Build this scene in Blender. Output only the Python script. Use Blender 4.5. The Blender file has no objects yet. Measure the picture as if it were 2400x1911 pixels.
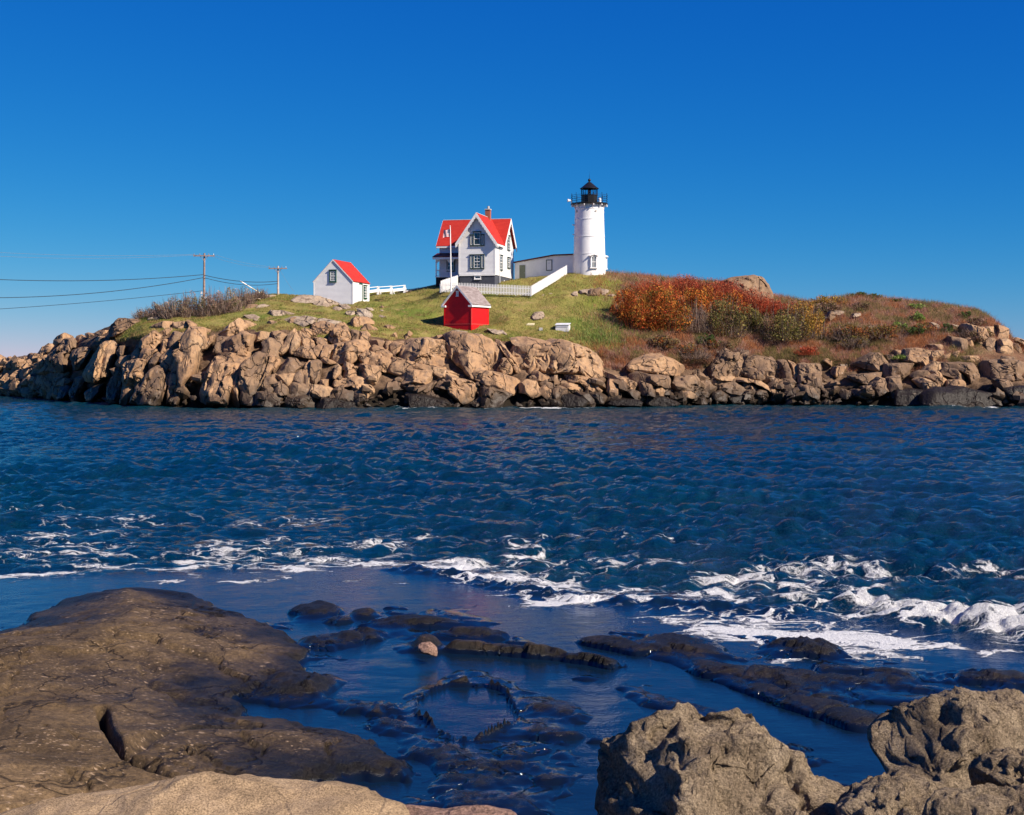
import bpy, math, random
import numpy as np
from mathutils import Vector, Matrix
R = math.radians
random.seed(7)
rng = np.random.default_rng(11)
SC = bpy.context.scene
COL = SC.collection

# ------------------------------------------------------------------ camera
CAMH = 5.5                      # eye height above the sea, metres
FPX = 3297.0                    # focal length in photograph pixels (2400 wide)
CX, HY = 1200.0, 839.0          # principal column and horizon row
cam = bpy.data.cameras.new('camera')
cam.sensor_fit = 'HORIZONTAL'
cam.sensor_width = 36.0
cam.lens = 36.0 * FPX / 2400.0
cam.shift_y = -(955.5 - HY) / 2400.0
cam.clip_start = 0.1
cam.clip_end = 20000.0
camo = bpy.data.objects.new('camera', cam)
COL.objects.link(camo)
camo.location = (0, 0, CAMH)
camo.rotation_euler = (R(90), 0, 0)
SC.camera = camo

# ------------------------------------------------------------------ light
SUN_AZ = R(58.0)                # right of the camera's back
SUN_EL = R(37.0)
sdir = Vector((math.sin(SUN_AZ) * math.cos(SUN_EL), -math.cos(SUN_AZ) * math.cos(SUN_EL), math.sin(SUN_EL)))
world = bpy.data.worlds.new('World')
SC.world = world
world.use_nodes = True
wn = world.node_tree
for n in list(wn.nodes):
    wn.nodes.remove(n)
sky = wn.nodes.new('ShaderNodeTexSky')
sky.sky_type = 'NISHITA'
sky.sun_disc = False
sky.sun_elevation = SUN_EL
sky.sun_rotation = math.atan2(sdir.x, sdir.y)
sky.altitude = 0
sky.air_density = 0.8
sky.dust_density = 0.0
sky.ozone_density = 10.0
# the film's and polarising filter's response, one curve per channel for the whole sky
bg = wn.nodes.new('ShaderNodeBackground')
BGS = 0.0602
bg.inputs['Strength'].default_value = BGS
wo = wn.nodes.new('ShaderNodeOutputWorld')
sepc = wn.nodes.new('ShaderNodeSeparateColor'); comb = wn.nodes.new('ShaderNodeCombineColor')
wn.links.new(sky.outputs[0], sepc.inputs[0])
for i, (k, g) in enumerate(((2.0, 2.45), (0.75, 1.10), (0.755, 0.48))):
    m1 = wn.nodes.new('ShaderNodeMath'); m1.operation = 'MULTIPLY'; m1.inputs[1].default_value = 0.10
    m2 = wn.nodes.new('ShaderNodeMath'); m2.operation = 'POWER'; m2.inputs[1].default_value = g
    m3 = wn.nodes.new('ShaderNodeMath'); m3.operation = 'MULTIPLY'; m3.inputs[1].default_value = k / 0.10
    wn.links.new(sepc.outputs[i], m1.inputs[0]); wn.links.new(m1.outputs[0], m2.inputs[0])
    wn.links.new(m2.outputs[0], m3.inputs[0]); wn.links.new(m3.outputs[0], comb.inputs[i])
wn.links.new(comb.outputs[0], bg.inputs[0])
wn.links.new(bg.outputs[0], wo.inputs[0])
sl = bpy.data.lights.new('sun', 'SUN')
sl.energy = 5.0
sl.angle = R(0.53)
sl.color = (1.0, 0.89, 0.76)
so = bpy.data.objects.new('sun', sl)
COL.objects.link(so)
so.location = (60, -40, 80)
so.rotation_euler = sdir.to_track_quat('Z', 'Y').to_euler()
SC.view_settings.view_transform = 'Standard'
SC.view_settings.look = 'None'
SC.view_settings.exposure = 0.73
SC.view_settings.gamma = 1.0
SC.view_settings.use_curve_mapping = False
SC.render.engine = 'CYCLES'
SC.cycles.max_bounces = 5
SC.cycles.diffuse_bounces = 2
SC.cycles.glossy_bounces = 2
SC.cycles.transmission_bounces = 4
SC.cycles.use_adaptive_sampling = True
SC.cycles.adaptive_threshold = 0.015
SC.cycles.use_denoising = True

# ------------------------------------------------------------------ helpers
def P(xs, ys, Y):
    """photograph pixel at distance Y -> world point"""
    return ((xs - CX) / FPX * Y, Y, CAMH + (HY - ys) / FPX * Y)

DS = 2400.0 / 2156.0
def W0(xd, yd, z=0.0):
    """pixel of the 2156-wide view -> world point on the level z"""
    xs, ys = xd * DS, yd * DS
    Y = (CAMH - z) * FPX / (ys - HY)
    return ((xs - CX) / FPX * Y, Y)

_perm = rng.permutation(256)
_perm = np.concatenate([_perm, _perm, _perm])
_g = rng.normal(size=(256, 3)); _g /= np.linalg.norm(_g, axis=1)[:, None]
def noise3(p):
    p = np.asarray(p, dtype=np.float64)
    i = np.floor(p).astype(np.int64); f = p - i; i &= 255
    u = f * f * f * (f * (f * 6 - 15) + 10)
    out = 0
    for dx in (0, 1):
        wx = u[..., 0] if dx else 1 - u[..., 0]
        a = _perm[(i[..., 0] + dx) & 255]
        for dy in (0, 1):
            wy = u[..., 1] if dy else 1 - u[..., 1]
            b = _perm[(a + i[..., 1] + dy) & 255]
            for dz in (0, 1):
                wz = u[..., 2] if dz else 1 - u[..., 2]
                h = _perm[(b + i[..., 2] + dz) & 255]
                g = _g[h]
                d = g[..., 0] * (f[..., 0] - dx) + g[..., 1] * (f[..., 1] - dy) + g[..., 2] * (f[..., 2] - dz)
                out = out + wx * wy * wz * d
    return out * 1.5
def fbm(p, o=4, lac=2.1, gain=0.5, ridge=False):
    p = np.asarray(p, dtype=np.float64); s = 0; a = 1.0
    for k in range(o):
        n = noise3(p * lac ** k + 17.3 * k)
        if ridge: n = 0.5 - np.abs(n) * 1.6
        s = s + a * n; a *= gain
    return s
def worley(p, seed=0):
    """nearest-cell value and edge distance (F2-F1)"""
    p = np.asarray(p, float); i = np.floor(p).astype(np.int64)
    f1 = np.full(len(p), 9.0); f2 = np.full(len(p), 9.0); val = np.zeros(len(p))
    for dx in (-1, 0, 1):
        for dy in (-1, 0, 1):
            for dz in (-1, 0, 1):
                c = i + np.array([dx, dy, dz]); h = _perm[(_perm[(_perm[(c[:, 0] + seed) & 255] + c[:, 1]) & 255] + c[:, 2]) & 255]
                q = c + 0.5 + 0.42 * _g[h]; d = np.linalg.norm(p - q, axis=1)
                m = d < f1; f2 = np.where(m, f1, np.minimum(f2, d)); val = np.where(m, _perm[h] / 255.0, val); f1 = np.where(m, d, f1)
    return val, f2 - f1
def sstep(a, b, x):
    t = np.clip((x - a) / (b - a), 0, 1); return t * t * (3 - 2 * t)

def tag(o, label=None, cat=None, group=None, kind=None):
    if label: o['label'] = label
    if cat: o['category'] = cat
    if group: o['group'] = group
    if kind: o['kind'] = kind
    return o
def empty(name, loc, rz=0.0):
    o = bpy.data.objects.new(name, None); COL.objects.link(o)
    o.empty_display_size = 0.3
    o.location = loc; o.rotation_euler = (0, 0, rz); return o
def link(name, me, mat=None, parent=None):
    o = bpy.data.objects.new(name, me); COL.objects.link(o)
    if mat is not None and not me.materials: me.materials.append(mat)
    if parent is not None: o.parent = parent
    return o
def npmesh(name, V, F, smooth=True, cols=None, attrs=None, sharp=None):
    V = np.ascontiguousarray(V, dtype=np.float32); F = np.ascontiguousarray(F, dtype=np.int32)
    m, k = F.shape
    me = bpy.data.meshes.new(name)
    me.vertices.add(len(V)); me.vertices.foreach_set('co', V.ravel())
    me.loops.add(m * k); me.loops.foreach_set('vertex_index', F.ravel())
    me.polygons.add(m)
    me.polygons.foreach_set('loop_start', np.arange(m, dtype=np.int32) * k)
    me.polygons.foreach_set('loop_total', np.full(m, k, dtype=np.int32))
    me.polygons.foreach_set('use_smooth', np.full(m, smooth, dtype=bool))
    me.update(calc_edges=True)
    if cols is not None:
        at = me.attributes.new('col', 'FLOAT_COLOR', 'POINT')
        c = np.ones((len(V), 4), dtype=np.float32); c[:, :3] = cols
        at.data.foreach_set('color', c.ravel())
    for nm, arr in (attrs or {}).items():
        at = me.attributes.new(nm, 'FLOAT', 'POINT')
        at.data.foreach_set('value', np.ascontiguousarray(arr, dtype=np.float32).ravel())
    if sharp: me.set_sharp_from_angle(angle=sharp)
    return me
def gridfaces(nr, nc, wrap=False):
    r = np.arange(nr - 1)[:, None]; c = np.arange(nc if wrap else nc - 1)[None, :]
    c1 = (c + 1) % nc
    a = r * nc + c; b = r * nc + c1; d = (r + 1) * nc + c; e = (r + 1) * nc + c1
    return np.stack([a, b, e, d], -1).reshape(-1, 4)

class MB:
    def __init__(s): s.v = []; s.f = []
    def add(s, vs, fs):
        b = len(s.v); s.v += [tuple(x) for x in vs]; s.f += [tuple(b + i for i in f) for f in fs]; return s
    def box(s, x0, x1, y0, y1, z0, z1):
        return s.add([(x0, y0, z0), (x1, y0, z0), (x1, y1, z0), (x0, y1, z0), (x0, y0, z1), (x1, y0, z1), (x1, y1, z1), (x0, y1, z1)],
                     [(3, 2, 1, 0), (4, 5, 6, 7), (0, 1, 5, 4), (1, 2, 6, 5), (2, 3, 7, 6), (3, 0, 4, 7)])
    def obox(s, o, u, n, u0, u1, d0, d1, z0, z1):
        """box on a wall: u along it, n outward"""
        o, u, n = Vector(o), Vector(u), Vector(n)
        pts = [o + u * a + n * d + Vector((0, 0, z)) for z in (z0, z1) for a, d in ((u0, d0), (u1, d0), (u1, d1), (u0, d1))]
        return s.add(pts, [(3, 2, 1, 0), (4, 5, 6, 7), (0, 1, 5, 4), (1, 2, 6, 5), (2, 3, 7, 6), (3, 0, 4, 7)])
    def slab(s, pts, off):
        """polygon given thickness by the vector off"""
        n = len(pts); off = Vector(off)
        a = [Vector(p) for p in pts]; b = [p + off for p in a]
        return s.add(a + b, [tuple(range(n - 1, -1, -1)), tuple(range(n, 2 * n))] + [(i, (i + 1) % n, n + (i + 1) % n, n + i) for i in range(n)])
    def tube(s, p0, p1, r0, r1=None, n=8):
        r1 = r0 if r1 is None else r1
        p0, p1 = Vector(p0), Vector(p1); d = (p1 - p0).normalized()
        a = d.orthogonal().normalized(); b = d.cross(a)
        vs = []
        for p, r in ((p0, r0), (p1, r1)):
            for k in range(n):
                t = 2 * math.pi * k / n; vs.append(p + (a * math.cos(t) + b * math.sin(t)) * r)
        return s.add(vs, [(k, (k + 1) % n, n + (k + 1) % n, n + k) for k in range(n)] + [tuple(range(n - 1, -1, -1)), tuple(range(n, 2 * n))])
    def path(s, pts, r, n=5):
        pts = [Vector(p) for p in pts]; vs = []
        for i, p in enumerate(pts):
            d = (pts[min(i + 1, len(pts) - 1)] - pts[max(i - 1, 0)]).normalized()
            a = d.cross(Vector((0, 0, 1))).normalized(); b = d.cross(a)
            for k in range(n):
                t = 2 * math.pi * k / n; vs.append(p + (a * math.cos(t) + b * math.sin(t)) * r)
        m = len(pts)
        return s.add(vs, [(i * n + k, i * n + (k + 1) % n, (i + 1) * n + (k + 1) % n, (i + 1) * n + k) for i in range(m - 1) for k in range(n)])
    def lathe(s, prof, n=48, c=(0, 0), phase=0.0):
        vs = []
        for r, z in prof:
            for k in range(n):
                t = 2 * math.pi * k / n + phase; vs.append((c[0] + r * math.cos(t), c[1] + r * math.sin(t), z))
        m = len(prof)
        return s.add(vs, [(i * n + k, i * n + (k + 1) % n, (i + 1) * n + (k + 1) % n, (i + 1) * n + k) for i in range(m - 1) for k in range(n)])
    def clap(s, o, u, n, wid, z0, z1, pitch=0.16, t=0.025):
        """lapped boards: wid(z) -> (u0,u1)"""
        o, u, n = Vector(o), Vector(u), Vector(n); z = z0; Z = Vector((0, 0, 1))
        while z < z1 - 1e-4:
            zt = min(z + pitch, z1)
            a0, a1 = wid(z); b0, b1 = wid(zt)
            if a1 - a0 > 0.03:
                s.add([o + u * a0 + n * t + Z * z, o + u * a1 + n * t + Z * z, o + u * b1 + n * .004 + Z * zt, o + u * b0 + n * .004 + Z * zt,
                       o + u * a0 + Z * z, o + u * a1 + Z * z], [(0, 1, 2, 3), (4, 5, 1, 0)])
            z = zt
        return s
    def build(s, name, mat, parent=None, smooth=False, sharp=None):
        me = bpy.data.meshes.new(name); me.from_pydata([tuple(v) for v in s.v], [], s.f); me.update()
        if smooth:
            me.polygons.foreach_set('use_smooth', [True] * len(me.polygons))
            me.set_sharp_from_angle(angle=sharp or R(40))
        return link(name, me, mat, parent)

# ------------------------------------------------------------------ materials
class NT:
    def __init__(s, name):
        s.m = bpy.data.materials.new(name); s.m.use_nodes = True; s.t = s.m.node_tree
        s.b = s.t.nodes['Principled BSDF']; s.out = s.t.nodes['Material Output']
    def n(s, typ, **kw):
        nd = s.t.nodes.new('ShaderNode' + typ)
        for k, v in kw.items(): setattr(nd, k, v)
        return nd
    def l(s, a, b): s.t.links.new(a, b); return s
    def put(s, sock, v):
        if hasattr(v, 'is_linked'): s.t.links.new(v, sock)
        elif isinstance(v, (tuple, list)): sock.default_value = tuple(v) + ((1.0,) if len(v) == 3 and sock.type == 'RGBA' else ())
        elif sock.type == 'RGBA': sock.default_value = (v, v, v, 1.0)
        else: sock.default_value = v
    def pos(s, scale=(1, 1, 1), obj=False):
        mp = s.n('Mapping')
        if obj:
            s.l(s.n('TexCoord').outputs['Object'], mp.inputs[0])
        else:
            s.l(s.n('NewGeometry').outputs['Position'], mp.inputs[0])
        mp.inputs['Scale'].default_value = scale; return mp.outputs[0]
    def noise(s, vec, scale, detail=4, rough=0.55, dist=0.0):
        nd = s.n('TexNoise'); s.l(vec, nd.inputs['Vector'])
        nd.inputs['Scale'].default_value = scale; nd.inputs['Detail'].default_value = detail
        nd.inputs['Roughness'].default_value = rough; nd.inputs['Distortion'].default_value = dist
        return nd.outputs['Fac']
    def voro(s, vec, scale, feat='F1', out='Distance', rand=1.0):
        nd = s.n('TexVoronoi', feature=feat); s.l(vec, nd.inputs['Vector'])
        nd.inputs['Scale'].default_value = scale; nd.inputs['Randomness'].default_value = rand
        return nd.outputs[out]
    def ramp(s, fac, stops, interp='LINEAR'):
        nd = s.n('ValToRGB'); s.put(nd.inputs[0], fac); r = nd.color_ramp; r.interpolation = interp
        while len(r.elements) < len(stops): r.elements.new(0.5)
        for e, (p, c) in zip(r.elements, stops):
            e.position = p; e.color = tuple(c) + (1,) if not isinstance(c, (int, float)) else (c, c, c, 1)
        return nd.outputs[0]
    def mix(s, fac, a, b, blend='MIX'):
        nd = s.n('Mix', data_type='RGBA', blend_type=blend)
        s.put(nd.inputs[0], fac); s.put(nd.inputs[6], a); s.put(nd.inputs[7], b); return nd.outputs[2]
    def math(s, op, a, b=0.0, clamp=False):
        nd = s.n('Math', operation=op); nd.use_clamp = clamp
        s.put(nd.inputs[0], a); s.put(nd.inputs[1], b); return nd.outputs[0]
    def mapr(s, v, a, b, c=0.0, d=1.0, smooth=True):
        nd = s.n('MapRange'); nd.interpolation_type = 'SMOOTHSTEP' if smooth else 'LINEAR'
        s.put(nd.inputs[0], v)
        for i, x in enumerate((a, b, c, d)): nd.inputs[1 + i].default_value = x
        return nd.outputs[0]
    def attr(s, name, out='Fac'):
        nd = s.n('Attribute'); nd.attribute_name = name; return nd.outputs[out]
    def sep(s, axis='Z'):
        sx = s.n('SeparateXYZ'); s.l(s.n('NewGeometry').outputs['Position'], sx.inputs[0]); return sx.outputs[axis]
    def bump(s, h, strength, dist=0.05, prev=None):
        nd = s.n('Bump'); s.put(nd.inputs['Height'], h); nd.inputs['Strength'].default_value = strength
        nd.inputs['Distance'].default_value = dist
        if prev is not None: s.l(prev, nd.inputs['Normal'])
        return nd.outputs[0]
    def fin(s, col=None, rough=None, normal=None, spec=None, **kw):
        if col is not None: s.put(s.b.inputs['Base Color'], col)
        if rough is not None: s.put(s.b.inputs['Roughness'], rough)
        if normal is not None: s.l(normal, s.b.inputs['Normal'])
        if spec is not None: s.put(s.b.inputs['Specular IOR Level'], spec)
        for k, v in kw.items(): s.put(s.b.inputs[k.replace('_', ' ')], v)
        return s.m

def plain(name, col, rough=0.6, var=0.12, scale=3.0, bump=0.0, bscale=12.0, spec=0.3, metallic=0.0):
    t = NT(name); p = t.pos()
    f = t.noise(p, scale, 5, 0.6)
    dark = tuple(c * (1 - var * 1.6) for c in col); lite = tuple(min(1, c * (1 + var)) for c in col)
    c = t.ramp(f, [(0.3, dark), (0.7, lite)])
    nrm = t.bump(t.noise(p, bscale, 3), bump, 0.02) if bump else None
    return t.fin(c, rough, nrm, spec, Metallic=metallic)

M = {}
M['white'] = plain('white_paint', (0.80, 0.785, 0.76), 0.5, 0.05, 1.2, 0.1)
M['tower_white'] = plain('tower_white', (0.82, 0.80, 0.78), 0.45, 0.05, 0.7, 0.15, 2.0)
M['green_trim'] = plain('green_trim', (0.035, 0.060, 0.048), 0.5)
M['green_door'] = plain('green_door', (0.17, 0.19, 0.13), 0.5, 0.06)
M['dark_green'] = plain('dark_green_frame', (0.01, 0.07, 0.04), 0.5)
M['black'] = plain('black_iron', (0.012, 0.011, 0.011), 0.4, 0.2, 4, 0.1)
M['slate'] = plain('foundation_slate', (0.060, 0.066, 0.085), 0.8, 0.12, 2.0, 0.3)
M['dark'] = plain('shade_black_skirt', (0.010, 0.014, 0.020), 0.8)  # near-black colour stands for the shade under the porch floor
M['darkred'] = plain('dark_red_edge', (0.10, 0.010, 0.012), 0.6)
M['redwall'] = plain('red_wall', (0.62, 0.006, 0.008), 0.55, 0.10, 2.0, 0.2)
M['grey_trim'] = plain('grey_white_trim', (0.66, 0.67, 0.69), 0.6)
M['pole'] = plain('weathered_pole', (0.30, 0.21, 0.17), 0.85, 0.25, 3.0, 0.4)
M['pole_pale'] = plain('pale_pole', (0.46, 0.40, 0.36), 0.85, 0.2, 3.0, 0.4)
M['wire'] = plain('wire', (0.02, 0.04, 0.06), 0.6)
M['wire_thin'] = plain('wire_thin', (0.16, 0.20, 0.25), 0.6)
M['yellow'] = plain('yellow_white', (0.75, 0.66, 0.42), 0.6)
M['concrete'] = plain('concrete', (0.42, 0.40, 0.37), 0.85, 0.15)
M['brass'] = plain('pane_trim', (0.5, 0.5, 0.48), 0.5)
M['sign'] = plain('sign_white', (0.8, 0.8, 0.78), 0.5)

def mat_roof(name, a, b):
    t = NT(name); p = t.pos((1, 1, 1), obj=True)
    br = t.n('TexBrick'); t.l(p, br.inputs['Vector'])
    nz = t.noise(t.pos((0.6, 0.6, 2.2), obj=True), 2.0, 5, 0.6)
    nb = t.noise(t.pos((1.5, 1.5, 6.0), obj=True), 3.0, 2)
    c = t.ramp(nz, [(0.3, a), (0.72, b)])
    c = t.mix(t.mapr(nb, 0.55, 0.75), c, tuple(x * 0.72 for x in a))
    wv = t.n('TexWave', wave_type='BANDS', bands_direction='Z'); t.l(p, wv.inputs['Vector'])
    wv.inputs['Scale'].default_value = 1.6; wv.inputs['Distortion'].default_value = 0.4; wv.wave_profile = 'SAW'
    return t.fin(c, 0.75, t.bump(wv.outputs['Fac'], 0.35, 0.03), 0.2)
M['redroof'] = mat_roof('red_roof', (0.36, 0.020, 0.014), (0.46, 0.035, 0.022))
M['greyroof'] = mat_roof('grey_shingle_roof', (0.17, 0.13, 0.12), (0.33, 0.28, 0.27))

def mat_brick():
    t = NT('chimney_brick'); br = t.n('TexBrick'); t.l(t.pos((1, 1, 1), obj=True), br.inputs['Vector'])
    mp = t.n('Mapping'); t.l(t.n('TexCoord').outputs['Object'], mp.inputs[0]); mp.inputs['Rotation'].default_value = (R(90), 0, 0)
    t.l(mp.outputs[0], br.inputs['Vector'])
    br.inputs['Color1'].default_value = (0.36, 0.10, 0.055, 1); br.inputs['Color2'].default_value = (0.28, 0.085, 0.05, 1)
    br.inputs['Mortar'].default_value = (0.33, 0.24, 0.20, 1); br.inputs['Scale'].default_value = 4.5
    br.inputs['Mortar Size'].default_value = 0.012
    return t.fin(br.outputs['Color'], 0.85, t.bump(br.outputs['Fac'], -0.4, 0.02), 0.2)
M['brick'] = mat_brick()
def mat_glass(name, col, rough=0.06):
    t = NT(name); n = t.noise(t.pos(), 1.6, 2)
    return t.fin(t.ramp(n, [(0.35, col), (0.7, tuple(c * 2.2 + 0.01 for c in col))]), rough, None, 0.9)
M['glass'] = mat_glass('window_glass', (0.006, 0.022, 0.032))
def mat_lantern():
    t = NT('lantern_glass'); t.fin((0.75, 0.9, 0.95), 0.02, None, 0.5)
    t.b.inputs['Transmission Weight'].default_value = 1.0; t.b.inputs['IOR'].default_value = 1.05; return t.m
M['lantern'] = mat_lantern()

def rock_mat(name, stops, wet_z=0.5, wet_w=1.7, fine=1.0, wetcol=(0.042, 0.029, 0.019), grass=False):
    t = NT(name); p = t.pos()
    info = t.n('ObjectInfo')
    big = t.noise(p, 0.22, 4, 0.6)
    big = t.math('ADD', big, t.math('MULTIPLY', t.math('SUBTRACT', info.outputs['Random'], 0.5), 0.20))
    c = t.ramp(big, stops)
    mid = t.noise(p, 1.1, 4, 0.68)
    c = t.mix(t.mapr(mid, 0.46, 0.66, 0, 0.72), c, (0.15, 0.098, 0.068))           # grey-brown weathering
    strk = t.noise(t.pos((2.6, 2.6, 0.5)), 1.0, 3, 0.65)
    c = t.mix(t.mapr(strk, 0.52, 0.70, 0, 0.7), c, (0.085, 0.058, 0.042))          # run-off streaks
    lich = t.noise(p, 2.7, 2, 0.6)
    c = t.mix(t.mapr(lich, 0.62, 0.76, 0, 0.45), c, (0.47, 0.38, 0.30))
    z = t.sep('Z')
    zz = t.math('ADD', z, t.math('MULTIPLY', t.math('SUBTRACT', t.noise(p, 0.45, 3, 0.7), 0.5), 3.2))
    wet = t.mapr(zz, wet_z + wet_w, wet_z - 0.3)
    c = t.mix(wet, c, wetcol)
    spk = t.noise(p, 14.0, 2, 0.8)
    c = t.mix(0.45, c, t.ramp(spk, [(0.3, 0.30), (0.7, 0.78)]), 'OVERLAY')
    rough = t.mapr(wet, 0, 1, 0.88, 0.42, False)
    wv = t.n('VectorMath', operation='MULTIPLY_ADD'); nzc = t.n('TexNoise'); nzc.inputs['Scale'].default_value = 0.6; nzc.inputs['Detail'].default_value = 3; t.l(p, nzc.inputs['Vector'])
    t.l(nzc.outputs['Color'], wv.inputs[0]); wv.inputs[1].default_value = (2.2, 2.2, 2.2); t.l(t.pos((1.0, 1.0, 0.5)), wv.inputs[2])
    cr = t.voro(wv.outputs[0], 0.30, 'DISTANCE_TO_EDGE')
    c = t.mix(t.mapr(cr, 0.022, 0.006, 0, 0.7), c, (0.045, 0.030, 0.022))
    h1 = t.math('MULTIPLY', t.mapr(cr, 0.0, 0.03), 0.5)
    nb = t.bump(h1, 0.8, 0.4)
    nb = t.bump(t.noise(t.pos((1.3, 1.3, 0.7)), 1.3, 5, 0.68), 0.6 * fine, 0.22, nb)
    nb = t.bump(t.noise(p, 7.0, 2, 0.7), 0.5 * fine, 0.06, nb)
    return t.fin(c, rough, nb, 0.25)
TAN = [(0.25, (0.221, 0.133, 0.077)), (0.42, (0.311, 0.182, 0.096)), (0.58, (0.360, 0.219, 0.118)), (0.78, (0.392, 0.263, 0.151))]
M['rock'] = rock_mat('cliff_granite', TAN)
M['rock_dark'] = rock_mat('cliff_granite_dark_shaded', [(0.3, (0.140, 0.085, 0.050)), (0.55, (0.213, 0.133, 0.077)), (0.8, (0.270, 0.174, 0.103))], 1.0, 2.2)  # darker stone; also paints shade into blocks that lie in shadow
M['rock_left'] = rock_mat('lightened_headland_granite', [(0.25, (0.270, 0.162, 0.089)), (0.5, (0.377, 0.223, 0.114)), (0.78, (0.409, 0.267, 0.148))], -0.6, 1.0)  # less wet, and colour lightened to stand in for sunlight on this shore
M['rock_pale'] = rock_mat('outcrop_granite', [(0.3, (0.264, 0.198, 0.141)), (0.55, (0.352, 0.268, 0.189)), (0.8, (0.387, 0.317, 0.238))], -5, 1)
M['rock_weed'] = rock_mat('weed_rock', [(0.3, (0.030, 0.022, 0.015)), (0.7, (0.060, 0.042, 0.03))], 3.5, 2.5, 1.8, (0.018, 0.013, 0.009))

def mat_leaf(name='foliage', trans=0.35):
    t = NT(name); c = t.attr('col', 'Color')
    t.fin(c, 0.7, None, 0.15)
    tr = t.n('BsdfTranslucent'); t.l(c, tr.inputs[0])
    mx = t.n('MixShader'); mx.inputs[0].default_value = trans
    t.l(t.b.outputs[0], mx.inputs[1]); t.l(tr.outputs[0], mx.inputs[2]); t.l(mx.outputs[0], t.out.inputs[0])
    return t.m
M['leaf'] = mat_leaf()

# ------------------------------------------------------------------ island terrain (rows of a survey: column, foot distance, (row, distance)...)
COLS = [
 (-420, 250, (890, 254), (872, 258), (862, 262), (855, 266), (850, 270)),
 (-200, 230, (888, 234), (868, 238), (858, 242), (850, 246), (845, 250)),
 (0, 208, (895, 211), (872, 215), (857, 219), (848, 223), (842, 228)),
 (90, 192, (894, 196), (860, 202), (842, 207), (833, 212), (828, 217)),
 (150, 181, (882, 184), (840, 188), (814, 192), (803, 195), (795, 198)),
 (210, 171, (872, 174), (817, 178), (798, 181), (791, 185), (784, 188)),
 (270, 165, (870, 168), (803, 172), (780, 175), (766, 178), (757, 181)),
 (340, 158, (860, 161), (792, 165), (758, 170), (748, 174), (741, 178)),
 (450, 155, (860, 158), (782, 163), (747, 169), (738, 175), (730, 180)),
 (550, 153, (870, 156), (782, 161), (742, 169), (716, 178), (694, 190)),
 (650, 152, (870, 155), (777, 160), (737, 168), (706, 178), (688, 190)),
 (740, 152, (870, 155), (782, 160), (747, 167), (716, 176), (692, 188)),
 (850, 152, (875, 155), (787, 160), (752, 167), (711, 178), (684, 192)),
 (950, 152, (880, 155), (802, 160), (767, 167), (711, 180), (677, 194)),
 (1050, 152, (880, 155), (802, 161), (767, 169), (700, 179), (664, 190)),
 (1150, 153, (880, 156), (802, 162), (770, 168), (697, 179), (661, 188)),
 (1250, 154, (880, 157), (805, 163), (775, 168), (690, 180), (646, 192)),
 (1340, 155, (890, 158), (825, 163), (780, 168), (686, 180), (636, 189)),
 (1420, 156, (890, 158), (838, 163), (783, 168), (690, 180), (636, 190)),
 (1500, 157, (900, 159), (850, 163), (790, 168), (700, 179), (641, 194)),
 (1600, 160, (900, 162), (850, 165), (790, 169), (715, 179), (652, 194)),
 (1700, 163, (900, 165), (850, 167), (800, 170), (735, 178), (658, 192)),
 (1800, 163, (900, 165), (850, 168), (800, 172), (740, 180), (686, 190)),
 (1900, 161, (910, 163), (850, 167), (800, 172), (740, 180), (708, 190)),
 (2000, 160, (910, 162), (850, 167), (800, 172), (730, 180), (690, 190)),
 (2100, 159, (910, 161), (850, 166), (800, 171), (745, 178), (700, 188)),
 (2200, 158, (910, 160), (850, 164), (810, 168), (762, 175), (709, 185)),
 (2300, 157, (910, 159), (860, 163), (820, 167), (775, 172), (726, 180)),
 (2345, 156, (910, 158), (870, 162), (832, 166), (800, 170), (760, 176)),
 (2400, 155, (920, 157), (880, 161), (852, 165), (832, 170), (822, 176)),
 (2600, 152, (920, 154), (890, 158), (872, 162), (862, 168), (856, 175)),
 (2900, 150, (940, 152), (920, 156), (915, 160), (915, 168), (925, 175)),
]
CXS = np.array([c[0] for c in COLS], float)
NODE_YS = np.array([[HY + CAMH * FPX / c[1]] + [q[0] for q in c[2:]] for c in COLS])
NODE_Y = np.array([[c[1]] + [q[1] for q in c[2:]] for c in COLS], float)
def column(xs):
    return (np.array([np.interp(xs, CXS, NODE_YS[:, k]) for k in range(6)]), np.array([np.interp(xs, CXS, NODE_Y[:, k]) for k in range(6)]))
def Yat(xs, ys):
    a, b = column(xs); return float(np.interp(-ys, -a, b))

NC, NRW = 460, 120
xs_s = np.linspace(-420, 2900, NC)
tt = np.linspace(-1, 8.0, NRW)
TX = np.zeros((NRW, NC)); TY = TX.copy(); TZ = TX.copy()
for j, xs in enumerate(xs_s):
    a, b = column(xs)
    z = CAMH + (HY - a) / FPX * b
    # below the waterline in front, falling away behind
    fl_ = float(sstep(420, 620, np.array(xs)))           # the left headland is narrow
    zz = np.concatenate([[-3.0], z, [z[5] - 1.2 - 2.5 * (1 - fl_), -3.0, -3.5]])
    bb = np.concatenate([[b[0] - 2.5], b, [b[5] + 5 + 9 * fl_, b[5] + 14 + 31 * fl_, b[5] + 20 + 40 * fl_]])
    TZ[:, j] = np.interp(tt, np.arange(-1, 9), zz[:10] if len(zz) >= 10 else np.append(zz, -3.5))
    TY[:, j] = np.interp(tt, np.arange(-1, 9), bb[:10])
    TX[:, j] = (xs - CX) / FPX * TY[:, j]
def blur(A, n):
    for _ in range(n):
        B = A.copy()
        B[1:-1] = 0.5 * A[1:-1] + 0.25 * (A[2:] + A[:-2]); A = B.copy()
        B[:, 1:-1] = 0.5 * A[:, 1:-1] + 0.25 * (A[:, 2:] + A[:, :-2]); A = B
    return A
TY = blur(TY, 6); TZ = blur(TZ, 6); TX = blur(TX, 6)
TT = np.repeat(tt[:, None], NC, 1); XS = np.repeat(xs_s[None, :], NRW, 0)
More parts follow.
